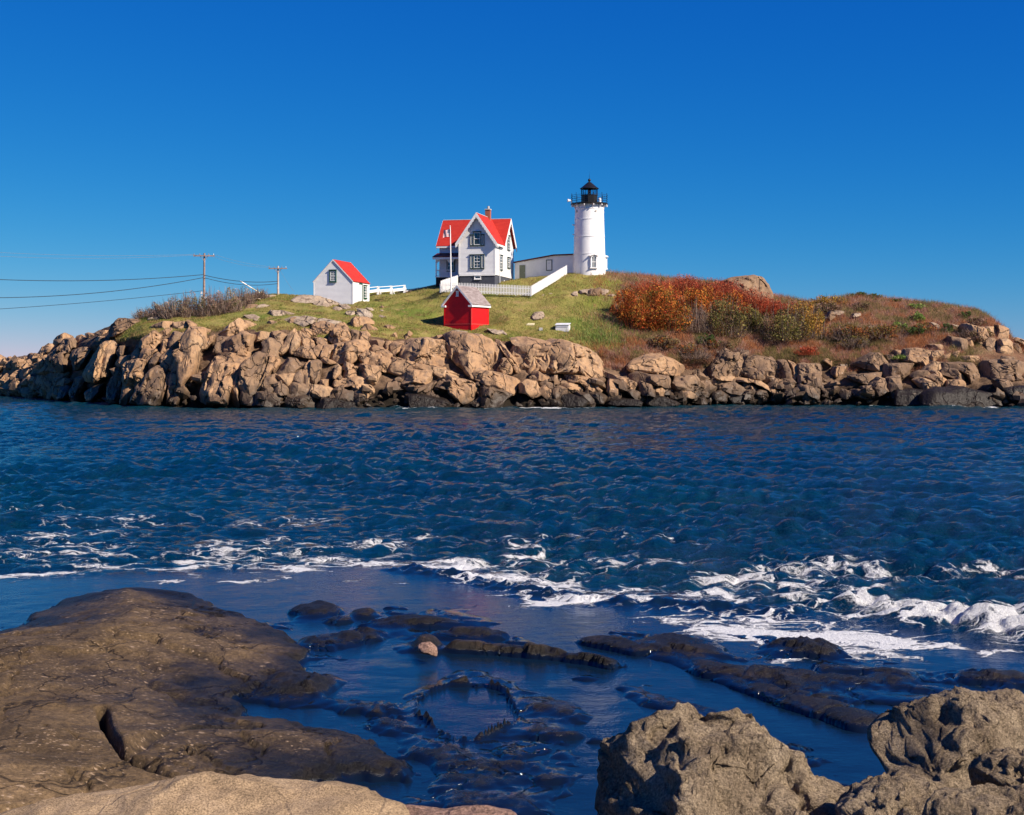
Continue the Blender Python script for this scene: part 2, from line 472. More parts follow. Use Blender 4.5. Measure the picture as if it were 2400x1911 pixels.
pp = np.stack([TX, TY, TZ], -1)
cliff = sstep(-0.6, 0.2, TT) * (1 - sstep(1.7, 2.25, TT))
n1 = fbm(pp * 0.25, 4)
TY += cliff * (1.1 + 1.2 * fbm(pp * np.array([.35, .35, .2]), 4, ridge=True))
TZ += 0.25 * n1 * (1 - cliff) * sstep(1.8, 2.4, TT) * (1 - sstep(4.6, 5.0, TT)) + 0.10 * fbm(pp * 0.9, 3) * sstep(2.0, 2.6, TT)
edge = TT + 0.35 * n1
right = sstep(1380, 1480, XS + 60 * n1)
farleft = 1 - sstep(230, 300, XS + 25 * n1)
g_mask = sstep(2.0, 2.18, edge) * (1 - farleft)
# the grassy terrace comes lower at the left headland, bare rock higher at the far right
g_mask *= 1 - sstep(2240, 2330, XS + 30 * n1) * (1 - sstep(3.8, 4.3, TT))
b_mask = right * sstep(1.55, 1.9, edge)
for (px, py, pr_, pz) in ((-5.6, 170.3, 4.4, P(1041.2, 764.5, 168.8)[2] + .05), (-21.5, 181.5, 5.0, P(735.6, 709, 178.0)[2] + .15)):
    wgt = 1 - sstep(pr_ * .75, pr_ * 1.25, np.hypot(TX - px, TY - py)); TZ = TZ * (1 - wgt) + np.minimum(TZ, pz) * wgt
IV = np.stack([TX, TY, TZ], -1)
me = npmesh('island', IV.reshape(-1, 3), gridfaces(NRW, NC), True, None, {'grass': g_mask, 'brush': b_mask})

def mat_island():
    t = NT('island_ground'); p = t.pos()
    big = t.noise(p, 0.12, 3, 0.6); mid = t.noise(p, 0.55, 5, 0.65); fine = t.noise(t.pos((1.2, 0.8, 3)), 3.0, 4, 0.7)
    g = t.ramp(big, [(0.32, (0.165, 0.175, 0.034)), (0.5, (0.26, 0.215, 0.064)), (0.68, (0.125, 0.16, 0.028))])
    g = t.mix(t.mapr(mid, 0.52, 0.70), g, (0.31, 0.225, 0.09))
    g = t.mix(t.mapr(fine, 0.55, 0.75, 0, 0.7), g, (0.085, 0.10, 0.022))
    bare = t.noise(p, 0.33, 5, 0.7)
    g = t.mix(t.mapr(bare, 0.60, 0.70, 0, 0.75), g, (0.24, 0.135, 0.062))
    br = t.ramp(mid, [(0.3, (0.10, 0.055, 0.03)), (0.5, (0.18, 0.095, 0.055)), (0.7, (0.20, 0.13, 0.07))])
    br = t.mix(t.mapr(fine, 0.5, 0.7, 0, 0.7), br, (0.035, 0.02, 0.012))
    k = t.noise(p, 1.2, 6, 0.7)
    rk = t.ramp(k, [(0.3, (0.055, 0.036, 0.024)), (0.55, (0.16, 0.10, 0.062)), (0.75, (0.28, 0.18, 0.11))])
    z = t.math('ADD', t.sep('Z'), t.math('MULTIPLY', t.math('SUBTRACT', t.noise(p, 0.4, 4), 0.5), 2.5))
    rk = t.mix(t.mapr(z, 3.2, 0.8), rk, (0.018, 0.014, 0.010))
    gm = t.attr('grass'); bm = t.attr('brush')
    edge = t.math('ADD', gm, t.math('MULTIPLY', t.math('SUBTRACT', t.noise(p, 1.0, 5, 0.7), 0.5), 0.9))
    c = t.mix(t.mapr(edge, 0.42, 0.58), rk, g)
    low = t.math('ADD', bm, t.math('MULTIPLY', t.math('SUBTRACT', t.noise(p, 0.5, 5, 0.7), 0.5), 1.0))
    c = t.mix(t.mapr(low, 0.42, 0.62), c, br)
    nb = t.bump(t.noise(p, 0.9, 8, 0.7), 0.6, 0.5)
    nb = t.bump(fine, 0.7, 0.18, nb)
    return t.fin(c, 0.9, nb, 0.1)
island = link('island', me, mat_island()); tag(island, kind='structure')
island['label'] = 'rocky grass topped island across the channel'

def terrain_pt(xs, t):
    j = np.clip((xs + 420) / (2900 + 420) * (NC - 1), 0, NC - 1.001); i = np.clip((t + 1) / 9.0 * (NRW - 1), 0, NRW - 1.001)
    j0 = np.floor(j).astype(int); i0 = np.floor(i).astype(int); fj = (j - j0)[..., None]; fi = (i - i0)[..., None]
    V = IV
    return (V[i0, j0] * (1 - fi) * (1 - fj) + V[i0 + 1, j0] * fi * (1 - fj) + V[i0, j0 + 1] * (1 - fi) * fj + V[i0 + 1, j0 + 1] * fi * fj)
def ground(xs, ys):
    """terrain point seen at a photograph pixel"""
    ts = np.linspace(0, 5.0, 240); pts = terrain_pt(np.full(240, float(xs)), ts)
    row = HY - (pts[:, 2] - CAMH) / pts[:, 1] * FPX
    k = int(np.argmin(np.abs(row - ys))); return pts[k], ts[k]

# ------------------------------------------------------------------ rocks of the cliff
CROP = {'A': (0, 640, 5.367), 'B': (250, 660, 5.723), 'C': (500, 660, 5.723), 'D': (750, 700, 6.603), 'E': (1000, 740, 7.187),
        'F': (1250, 760, 7.187), 'G': (1500, 760, 4.791), 'H': (1950, 700, 4.791), 'J': (1700, 600, 3.08), 'K': (1190, 590, 8.292), 'L': (1150, 600, 3.593)}
ROCKS = """
A 0,-120,1060,0,1035,60,1070,100,1115,0,1145,-120,1150
A 0,80,1070,110,1055,180,1085,170,1110,90,1100
A 0,345,1040,380,1020,470,1020,495,1070,500,1130,440,1140,360,1090
A 0,180,1090,250,1060,340,1060,360,1110,300,1130,190,1130
A 0,270,1150,320,1125,390,1150,400,1200,360,1220,290,1200
A 0,390,1180,430,1145,560,1140,620,1160,630,1200,580,1250,490,1230,400,1215
A 0,0,1150,100,1130,190,1150,240,1210,150,1230,0,1230
A 0,200,1290,250,1240,330,1220,440,1240,490,1280,420,1330,300,1330
A 0,420,1380,500,1290,570,1280,740,1330,720,1380,620,1415,470,1405
A 0,485,1020,560,940,640,905,750,910,690,990,600,1060,500,1045
A 0,500,1060,600,1060,560,1130,505,1125
A 0,670,890,720,810,830,770,905,805,870,850,760,905
A 1,650,1050,760,930,830,850,950,880,980,970,900,1010,880,1090,980,1130,930,1210,800,1220,650,1180
A 1,880,1040,930,985,1110,955,1170,1000,1120,1080,1060,1190,1000,1210,960,1120,890,1085
A 0,870,850,910,820,955,830,950,880,900,880
A 0,965,800,1030,785,1110,820,1100,855,960,870
A 0,1050,770,1110,755,1220,790,1190,840,1140,865,1110,800
A 0,1190,840,1250,800,1320,800,1320,855,1250,870
A 0,1180,760,1260,730,1400,730,1390,780,1290,790
A 0,1090,1280,1200,1020,1310,920,1420,890,1370,1000,1340,1150,1370,1290,1260,1340,1130,1320
A 0,600,1490,640,1430,770,1410,740,1500,690,1575,610,1570
A 1,900,1590,900,1480,960,1340,1080,1320,1100,1440,1060,1510,1080,1595
A 1,1060,1520,1200,1420,1290,1400,1280,1510,1220,1590,1110,1600
A 1,760,1440,850,1420,910,1450,890,1560,740,1590
A 0,700,1390,830,1330,950,1345,880,1410,720,1415
B 1,40,740,100,610,200,515,300,515,450,540,420,590,300,660,180,720
B 2,530,490,600,455,720,435,800,470,770,500,600,515
B 0,560,650,620,590,760,545,880,545,900,620,840,670,700,640
B 0,880,560,1010,540,1130,560,1110,640,1000,660,900,630
B 0,1050,520,1130,540,1230,600,1220,670,1110,660,1120,580
B 0,440,820,520,740,620,680,720,740,690,830,650,910,560,900,430,870
B 0,350,1000,400,870,480,890,470,1060,350,1040
B 0,480,900,680,930,620,980,580,1080,460,1065
B 0,200,1160,270,1100,460,1060,560,1090,540,1230,480,1330,420,1400,290,1390,270,1280
B 0,230,1390,420,1400,350,1560,330,1640,215,1640
B 1,50,1330,160,1190,270,1250,270,1380,220,1600,80,1600,30,1450
B 1,130,960,170,880,240,870,240,980,190,1010
B 1,380,1600,430,1410,560,1240,660,1170,760,1210,800,1290,780,1430,750,1620,560,1620
B 0,780,1210,830,1260,820,1400,790,1500,770,1620,745,1620,790,1400
B 0,840,1280,860,1180,930,1180,945,1300,930,1440,890,1620,830,1620,840,1450
B 0,945,1400,950,1240,1000,1290,1050,1400,1020,1480,980,1610,920,1615
B 0,690,1150,740,1090,800,1120,790,1190,720,1180
B 0,700,1060,820,920,900,960,990,1090,980,1180,830,1180,740,1090
B 1,580,1190,600,1050,660,960,730,1010,690,1090,620,1160
B 1,820,780,880,690,1010,700,1060,750,960,780,1020,900,900,950,830,890
B 0,1000,790,1100,680,1290,700,1305,910,1250,960,1230,1030,1200,1160,1180,1240,1120,1290,1100,1390,1040,1330,990,1080,940,960,1020,920
B 0,1310,880,1330,780,1430,720,1420,810,1360,890
B 0,1300,690,1290,620,1390,650,1390,700
B 0,740,900,740,790,800,790,830,880,810,960,740,970
B 0,700,680,830,620,860,660,790,760,720,740
B 0,-30,1240,0,900,60,830,130,880,80,1050,40,1250
B 0,130,1110,200,1020,340,1000,330,1090,200,1160
C 0,-130,1560,-130,1260,-50,1080,20,1060,180,1110,330,1140,300,1330,230,1480,220,1600,40,1590
C 0,330,1140,400,1000,500,1010,430,1090,400,1200,370,1400,340,1640,230,1610,240,1450,300,1300
C 1,20,930,60,760,190,760,190,960,30,960
C 0,190,960,200,800,380,700,530,740,510,850,520,960,500,1000,380,985
C 0,50,960,380,985,500,1020,440,1080,340,1130,180,1110,60,1060
C 0,80,710,200,610,330,520,430,590,440,640,350,690,200,750
C 0,330,520,450,530,590,590,540,660,430,640
C 0,550,690,640,680,760,700,760,760,690,790,580,800
C 0,760,680,870,670,990,720,940,790,830,770
C 1,660,830,760,780,900,820,915,880,880,960,860,1030,740,1010,640,980,700,890
C 0,890,950,1000,740,1060,640,1090,700,1050,800,1040,900,960,970
C 0,1050,860,1090,680,1160,790,1150,870,1080,960,1040,940
C 0,1170,660,1220,635,1300,650,1320,710,1290,745,1200,700
C 0,1110,660,1180,700,1330,800,1350,860,1310,910,1210,880,1160,780
C 0,1050,970,1180,880,1310,920,1380,1000,1360,1040,1220,1010
C 0,1290,640,1340,560,1480,550,1600,600,1620,680,1560,730,1440,750,1330,740
D 0,150,620,220,480,330,400,410,470,480,660,400,690,260,710
C 0,1340,750,1440,760,1510,780,1520,850,1420,850
C 0,1350,900,1400,850,1470,870,1440,1020,1370,980
C 0,1480,870,1650,860,1580,940,1540,1040,1450,1030
C 1,390,1330,420,1140,520,1020,600,1000,700,1020,680,1120,700,1220,640,1480,470,1480,390,1420
C 0,620,1480,700,1280,720,1100,720,1020,810,1050,800,1160,740,1280,650,1480
C 0,790,1190,830,1060,880,1050,880,1120,820,1220
C 1,870,1230,920,1120,1000,1040,1090,1050,1170,1130,1120,1190,1080,1250,920,1250
C 1,700,1300,830,1250,860,1310,910,1370,850,1420,800,1500,700,1490,650,1480
C 0,840,1260,1080,1240,1090,1270,1020,1400,940,1360,870,1320
C 1,1060,1370,1110,1220,1180,1190,1210,1270,1200,1370,1120,1390
C 0,1200,1370,1210,1180,1250,1080,1310,1080,1310,1200,1300,1385
C 1,1310,1085,1400,1080,1430,1120,1420,1300,1380,1390,1305,1385
C 1,800,1500,840,1400,930,1380,1010,1430,1010,1520,880,1520
C 1,1020,1520,1030,1390,1080,1370,1290,1390,1250,1540,1130,1530
C 0,1260,1540,1300,1390,1420,1400,1600,1450,1640,1490,1600,1560,1450,1560,1300,1550
C 1,570,1640,600,1490,920,1520,860,1660,700,1670
C 1,880,1640,930,1520,1440,1560,1420,1690,1000,1690
C 1,350,1640,380,1470,600,1490,560,1640
C 1,1450,1680,1450,1560,1717,1590,1717,1690
C 2,700,400,740,365,900,365,1090,410,950,450,800,450
C 2,900,490,1030,430,1200,420,1380,450,1360,540,1230,580,1130,540,980,490
C 2,1370,540,1390,450,1560,480,1717,500,1717,580,1600,590,1480,550
C 1,980,540,1000,495,1100,490,1170,560,1160,600,1050,610,980,570
C 0,710,560,760,525,850,550,870,590,770,605
C 2,380,430,520,420,640,460,650,500,520,500
C 2,530,490,640,510,640,530,560,530
C 1,420,350,480,310,570,310,570,360,450,375
C 2,570,330,640,280,760,300,770,340,600,360
C 2,170,300,400,240,620,185,600,220,430,260,190,310
C 2,620,190,700,165,830,165,840,200,650,215
C 2,1040,210,1100,150,1250,130,1420,145,1600,200,1700,250,1640,300,1580,330,1450,250,1300,250,1200,280,1070,240
C 2,1310,250,1440,210,1580,270,1600,310,1530,350,1430,340
C 1,1060,240,1180,235,1220,270,1120,265
D 2,180,130,230,85,330,120,350,160,290,185,200,160
D 2,250,60,400,70,480,110,490,155,400,160,330,110
D 2,390,190,420,165,520,170,550,230,540,260,420,240
D 2,550,180,620,190,680,250,670,280,580,275
D 2,580,170,540,105,680,120,760,160,850,270,700,280
D 2,700,120,800,130,840,160,840,190,760,160
D 2,440,0,640,0,650,40,500,50
D 0,470,370,560,300,730,310,810,370,790,400,720,390,640,480,600,520,500,470
D 0,650,480,710,400,780,420,860,470,920,540,900,580,800,570,720,530
D 0,620,520,700,510,760,570,730,640,620,680,580,600
D 1,490,650,480,490,590,520,590,660,540,690
D 0,150,920,180,800,260,730,500,680,740,670,770,780,720,830,620,850,560,950,480,1000,250,990,170,970
D 0,770,790,800,730,860,730,1000,790,1110,840,1130,900,1110,950,960,910,800,840
D 0,600,1000,640,880,740,825,900,890,1110,970,1110,1080,1070,1145,900,1090,700,1040
D 0,760,680,800,640,900,640,1010,680,970,770,880,730,800,720
D 0,990,770,1030,670,1120,660,1060,740,1080,780,1040,810
D 0,1060,750,1140,680,1370,690,1290,770,1190,850,1130,890,1070,810
D 0,20,930,130,940,240,990,160,1015,10,980
D 0,215,1150,230,1060,270,1030,325,1080,310,1180,290,1250,220,1230
D 0,330,1080,390,985,500,1030,500,1080,430,1110
D 0,345,1210,380,1120,500,1090,540,1110,550,1210,450,1240
D 0,560,1230,600,1070,660,1040,860,1070,910,1160,850,1310,750,1310,640,1260
D 0,510,1050,590,1060,590,1120,540,1110
D 0,230,1370,290,1240,430,1250,560,1230,700,1310,850,1460,855,1535,740,1490,580,1430,440,1320,330,1390
D 0,0,1340,10,1260,110,1260,110,1350
D 0,510,1540,520,1440,640,1450,740,1500,740,1570,680,1600,560,1590
D 1,200,1530,240,1400,520,1450,510,1590,350,1570
D 3,0,1600,150,1540,350,1580,600,1610,740,1690,600,1717,0,1717
D 0,1100,590,1160,530,1200,600,1150,620
D 0,1290,640,1370,510,1420,550,1360,640,1310,650
D 0,970,440,1060,410,1160,450,1150,510,1010,510
D 0,1210,480,1300,490,1280,530,1220,520
D 1,915,130,960,110,990,130,970,155
D 2,905,180,960,165,990,185,940,195
D 2,885,270,920,235,1050,275,960,290
D 0,1660,630,1890,570,1950,600,1975,700,1800,660
E 0,-447,714,-340,520,-230,440,0,420,200,460,370,500,390,640,430,800,540,900,440,920,200,850,0,820,-200,790,-400,740
D 0,1120,1060,1160,930,1340,960,1650,1040,1980,1080,1980,1180,1780,1140,1650,1090,1310,1110,1280,1190,1110,1140
D 0,1240,1210,1320,1110,1500,1110,1700,1120,1780,1160,1790,1230,1700,1320,1500,1290,1250,1330,1200,1300
D 1,1210,1400,1250,1340,1500,1340,1750,1350,1840,1240,1780,1400,1600,1470,1400,1420
D 3,1390,1500,1600,1500,1900,1560,2000,1640,1980,1717,1440,1700
E 0,0,850,140,860,400,950,640,1040,730,1110,500,1100,300,1030,0,930
E 0,170,1000,330,1010,560,1080,720,1120,815,1170,820,1310,720,1420,600,1460,420,1340,380,1260,240,1160
E 0,350,370,470,320,620,320,900,370,1050,450,1100,560,1160,830,1150,940,1000,960,800,920,640,850,500,740,430,640,390,480
E 0,0,400,240,330,320,370,365,480,200,460
E 0,1050,480,1150,480,1250,590,1290,680,1220,790,1140,790,1100,600
E 0,1200,940,1280,740,1340,730,1430,870,1420,970
E 0,1130,380,1230,440,1330,530,1480,740,1580,910,1500,950,1400,800,1300,620,1200,500
E 0,760,1050,840,970,1000,950,1250,1000,1460,1060,1510,1130,1410,1310,1200,1230,1000,1160,830,1080
E 0,640,940,620,870,720,900,840,990,750,1060,700,1010
E 1,840,1240,960,1200,1100,1230,1400,1330,1280,1420,1200,1530,1000,1530,850,1480,830,1330
E 0,1580,1290,1600,1140,1690,1090,1820,1120,1880,1210,1910,1350,1780,1360,1680,1310
E 2,350,250,480,220,720,260,600,290,420,280
E 2,1000,190,1150,200,1380,300,1250,310,1100,270
E 0,1450,640,1510,520,1620,470,1440,420,1700,410,2000,470,2090,530,2050,700,2090,930,1880,930,1740,990,1560,930,1480,760
E 2,1230,350,1500,340,1860,430,1700,410,1440,420
F 0,300,400,100,310,380,300,700,370,1000,500,1140,620,1190,760,1190,860,1090,1040,1040,900,850,880,560,800,470,790,400,820,290,780,255,560
F 0,1190,870,1180,770,1280,830,1330,870,1560,910,1700,1010,1790,1110,1560,1080,1350,940
F 0,560,830,850,890,930,920,940,970,1040,1120,900,1060,760,990,620,1000
F 0,770,990,830,940,920,970,1050,1120,900,1140,850,1040
F 0,1010,1040,1060,1030,1160,1120,1130,1150,1050,1120
F 0,430,1010,640,1000,830,1050,860,1100,760,1130,620,1090,480,1040
F 0,0,820,60,790,280,920,430,970,300,960,80,950,0,900
F 0,100,1100,200,1040,330,1160,350,1260,240,1270,110,1150
F 1,330,1110,450,1060,600,1110,640,1180,500,1170,480,1250,380,1390,340,1200
F 1,620,1120,720,1140,920,1180,1040,1330,880,1290,700,1200
F 1,930,1160,1060,1150,1250,1210,1170,1330,1050,1320
F 0,1250,1150,1280,960,1350,960,1420,1080,1450,1200,1430,1260,1300,1190
F 1,1540,1090,1690,1110,1820,1180,1780,1260,1720,1270,1600,1170
F 3,480,1200,640,1190,880,1290,840,1390,640,1390,480,1390
F 3,1150,1300,1500,1260,1800,1290,1760,1370,1300,1370
G 0,-105,465,-60,400,80,370,230,340,290,380,400,430,470,480,465,575,300,565,0,530,-100,520
G 1,-80,700,-90,570,0,545,100,570,330,590,290,710,150,680,20,640
G 0,0,560,60,590,130,680,40,670,-20,640
G 1,350,720,420,600,620,590,660,640,650,720,560,760
G 0,170,815,180,710,285,725,260,820
G 1,0,650,170,700,160,810,0,780
G 0,400,800,420,740,560,760,650,820,560,830
G 0,570,720,590,680,640,690,640,750,590,760
G 1,800,830,830,770,900,750,980,800,980,860,900,860
G 0,800,600,850,585,1040,590,1040,640,900,630
G 1,910,720,950,680,1060,660,1160,710,1240,800,1100,800,960,760
G 0,1110,660,1080,600,1200,615,1340,640,1440,710,1450,740,1350,700,1250,650
G 0,1160,690,1260,700,1340,750,1290,770,1190,730
G 0,1510,640,1540,610,1600,640,1600,680,1550,680
G 1,1290,780,1350,740,1440,760,1450,820,1380,840
G 1,1780,740,1830,690,1940,710,1990,800,1980,850,1860,800
G 1,790,500,900,330,950,280,1040,340,1100,330,1080,420,960,520,940,580,800,580
G 1,960,520,1090,390,1160,330,1220,320,1130,470,1100,580,960,580
G 1,1110,560,1180,410,1300,370,1450,400,1440,570,1300,620,1190,590
G 1,1450,580,1460,390,1540,380,1560,540,1540,600
G 1,1560,600,1560,430,1640,420,1700,520,1700,640,1640,640
G 0,1700,640,1720,500,1690,420,1760,460,1770,560,1740,640
G 1,1770,660,1800,460,2020,460,2020,560,1830,570
G 1,1830,570,2020,560,2020,690,1900,660
G 0,2060,410,2100,390,2156,420,2156,470
G 0,1450,740,1500,710,1540,760,1480,780
G 3,60,800,260,820,460,900,300,930,80,910
G 3,1000,830,1180,800,1200,880,1040,890
H 0,10,850,30,770,160,770,120,830,50,880
H 2,70,720,190,700,190,740,130,770,60,760
H 1,250,740,450,630,620,620,610,780,580,810,350,780
H 1,210,860,540,840,540,890,430,970,330,950,220,900
H 1,590,870,620,740,910,740,830,870,720,890
H 1,620,640,690,640,740,690,700,740,640,720
H 0,740,720,720,590,830,600,830,680,800,720
H 0,830,690,850,580,980,570,1110,600,1090,680,1090,750,1010,780,990,720,880,720
H 0,1090,680,1120,600,1250,590,1230,640,1130,710,1100,720
H 0,1110,520,1250,520,1255,590,1180,590
H 0,1180,700,1240,640,1330,620,1310,710
H 0,1020,800,1150,715,1260,720,1230,800,1110,820
H 1,1250,790,1270,730,1450,735,1620,750,1635,850,1610,920,1520,930,1500,850,1380,800
H 1,1240,850,1290,790,1400,810,1500,890,1510,920,1440,920,1300,870
H 1,890,870,960,820,1040,810,1100,860,1070,900,950,900
H 0,1100,830,1160,800,1250,860,1250,890,1150,860
H 0,1080,880,1150,855,1300,915,1290,940,1200,980,1110,910
H 0,950,920,1000,895,1100,920,1200,1010,1080,1030,1030,1020
H 0,1310,990,1330,920,1490,920,1515,1000
H 3,1050,1200,1090,1060,1200,1010,1400,1000,1600,1040,1800,1060,1890,1120,1890,1220,1400,1220
H 3,720,1180,750,1040,900,1020,1060,1040,1050,1190
H 1,430,1110,450,970,540,900,640,930,650,1030,540,1070
H 1,640,1000,650,900,780,880,800,980,720,1100,660,1090
H 1,330,990,420,980,430,1040,350,1040
H 1,240,1020,330,1030,400,1100,390,1140,250,1070
H 1,1690,740,1900,700,2156,720,2300,760,2300,930,2156,950,1900,900,1700,870,1650,800
H 1,1840,910,2000,930,2050,1000,2000,1050,1900,1030
H 3,1940,1010,2100,990,2250,1000,2250,1120,2000,1110
H 1,1330,600,1345,430,1510,470,1505,590
H 0,1510,600,1520,460,1560,450,1590,540,1570,620
H 0,1460,330,1560,310,1700,360,1690,560,1650,640,1590,620,1600,450,1550,400
H 0,1710,440,1720,330,1850,320,1850,380,1800,440
H 0,1810,440,1860,350,1840,310,1970,340,1930,440,1870,470
H 1,1700,600,1710,490,1760,450,1830,455,1860,500,1790,580,1740,630
H 0,1800,620,1860,520,1870,475,1960,460,2000,510,2000,600,1900,640
H 1,2010,520,2070,510,2120,570,2100,620,2050,600
H 0,1990,460,2070,460,2200,520,2300,600,2200,640,2120,560
H 0,1430,650,1640,650,1650,720,1560,730,1430,700
H 0,1340,690,1360,620,1440,590,1430,690
H 1,1880,690,1930,650,2050,660,2100,700,1900,710
H 2,1110,230,1190,260,1220,320,1170,340
H 2,1300,260,1400,280,1470,320,1400,330
J 1,0,190,60,165,200,155,270,165,300,200,312,280,300,310,150,310,0,290,-20,230
J 2,740,420,790,395,860,395,860,415,780,430
J 2,900,455,930,415,980,410,980,430
J 2,1020,505,1080,500,1070,525,1030,525
J 1,690,480,760,400,790,440,740,470
K 2,1380,780,1390,710,1560,690,1700,670,1660,790,1560,830,1500,770
K 1,1540,840,1600,760,1680,730,1800,710,1800,780,1750,860,1700,860
K 2,1220,810,1290,745,1370,740,1370,850,1280,840
K 2,1810,830,1790,680,1900,690,1980,720,1930,780,1880,840
K 2,1930,840,2000,800,2090,820,2080,860,1980,870
K 2,790,800,850,790,890,820,820,825
K 2,660,850,690,815,750,840,700,860
L 2,320,520,370,455,440,450,470,510,420,520,350,530
L 2,40,620,90,612,150,655,80,645
"""
def star_radius(poly, n):
    """radius of the outline about its centroid for n directions"""
    p = np.array(poly, float); c = p.mean(0); q = np.roll(p, -1, 0)
    area = 0.5 * np.sum(p[:, 0] * q[:, 1] - q[:, 0] * p[:, 1])
    cr = (p[:, 0] * q[:, 1] - q[:, 0] * p[:, 1])
    if abs(area) > 1e-6: c = np.array([np.sum((p[:, 0] + q[:, 0]) * cr), np.sum((p[:, 1] + q[:, 1]) * cr)]) / (6 * area)
    th = np.arange(n) * 2 * np.pi / n; rad = np.zeros(n)
    d = np.stack([np.cos(th), np.sin(th)], -1)
    for a, b in zip(p - c, q - c):
        e = b - a; den = d[:, 0] * e[1] - d[:, 1] * e[0]
        den = np.where(np.abs(den) < 1e-9, 1e-9, den)
        t = (a[0] * e[1] - a[1] * e[0]) / den; s = (a[0] * d[:, 1] - a[1] * d[:, 0]) / den
        ok = (t > 0) & (s >= -1e-6) & (s <= 1 + 1e-6); rad = np.where(ok, np.maximum(rad, t), rad)
    rad = np.where(rad <= 0, rad[rad > 0].mean() if (rad > 0).any() else 0.1, rad)
    return c, th, rad, abs(area)
def rock_mesh(name, poly, n, rings, back, B, D, p, tilt, ridge, amp, freq, seed, round_=0.2, center=(0, 0, 0), freq2=3.0, amp2=0.0, blocky=0.0, cuts=0):
    """a rounded block whose outline in the XZ plane is poly; B bulge to the front, D depth behind"""
    c, th, rad, area = star_radius(poly, n)
    for _ in range(2): rad = rad * (1 - round_) + round_ * 0.5 * (np.roll(rad, 1) + np.roll(rad, -1))
    pts = []
    sz = math.sqrt(area)
    gx, gz = tilt; ru, rk, ra = ridge
    ca, sa = math.cos(ra), math.sin(ra)
    def front(r):
        u = rad * np.cos(th) * r; v = rad * np.sin(th) * r
        dep = -B * (1 - r ** p) + (gx * u + gz * v)
        w = (u * ca + v * sa) - ru * sz
        dep = dep + rk * (np.abs(w) - 0.15 * sz) * (1 - r ** 4 * 0.5)
        return np.stack([c[0] + u, dep, c[1] + v], -1)
    for r in rings: pts.append(front(r))
    b0 = pts[-1]
    for r, d in back:
        q = b0.copy(); q[:, 0] = c[0] + (b0[:, 0] - c[0]) * r; q[:, 2] = c[1] + (b0[:, 2] - c[1]) * r; q[:, 1] = b0[:, 1] * (1 - d) + d * D
        pts.append(q)
    V = np.stack(pts, 0); nr = V.shape[0]
    V = V.reshape(-1, 3)
    if cuts:                                    # flat fracture faces
        rc = np.random.default_rng(int(seed) + 400); ctr_ = V.mean(0)
        for _ in range(cuts):
            nn = np.array([rc.uniform(-1.1, 1.1), rc.uniform(-1.0, -.25), rc.uniform(-.45, .9)]); nn /= np.linalg.norm(nn)
            d_ = (V - ctr_) @ nn; lim = d_.max() * rc.uniform(.66, .95)
            V = V - np.maximum(d_ - lim, 0)[:, None] * nn * .96
    q = V * freq + seed * 7.13
    off = np.stack([fbm(q, 3), fbm(q + 31.7, 3), fbm(q + 63.1, 3)], -1) * amp
    bil = fbm(q * 0.8 + 5.5, 3, ridge=True)
    off[:, 1] -= bil * amp * 0.8
    if blocky:
        cv, ce = worley(V * np.array([1.0, .6, .8]) * blocky + off * 2.0 + seed * 1.7, seed)
        keep = np.repeat(np.clip(1.15 - np.array(list(rings) + [1] * len(back)), 0, 1), n)
        off[:, 1] -= ((cv - .5) * amp * 2.6 - np.exp(-(ce / .07) ** 2) * amp * 1.0) * np.minimum(1, keep * 4)
    V = V + off
    if amp2:
        q = V * freq2 + seed * 3.1
        V = V + np.stack([fbm(q, 3, ridge=True), fbm(q + 11.7, 3, ridge=True), fbm(q + 23.1, 3, ridge=True)], -1) * amp2
    V = V + np.array(center)
    F = gridfaces(nr, n, True)
    return V, F
RMAT = {0: 'rock', 1: 'rock_dark', 2: 'rock_pale', 3: 'rock_weed'}
nrock = 0
rr = random.Random(5)
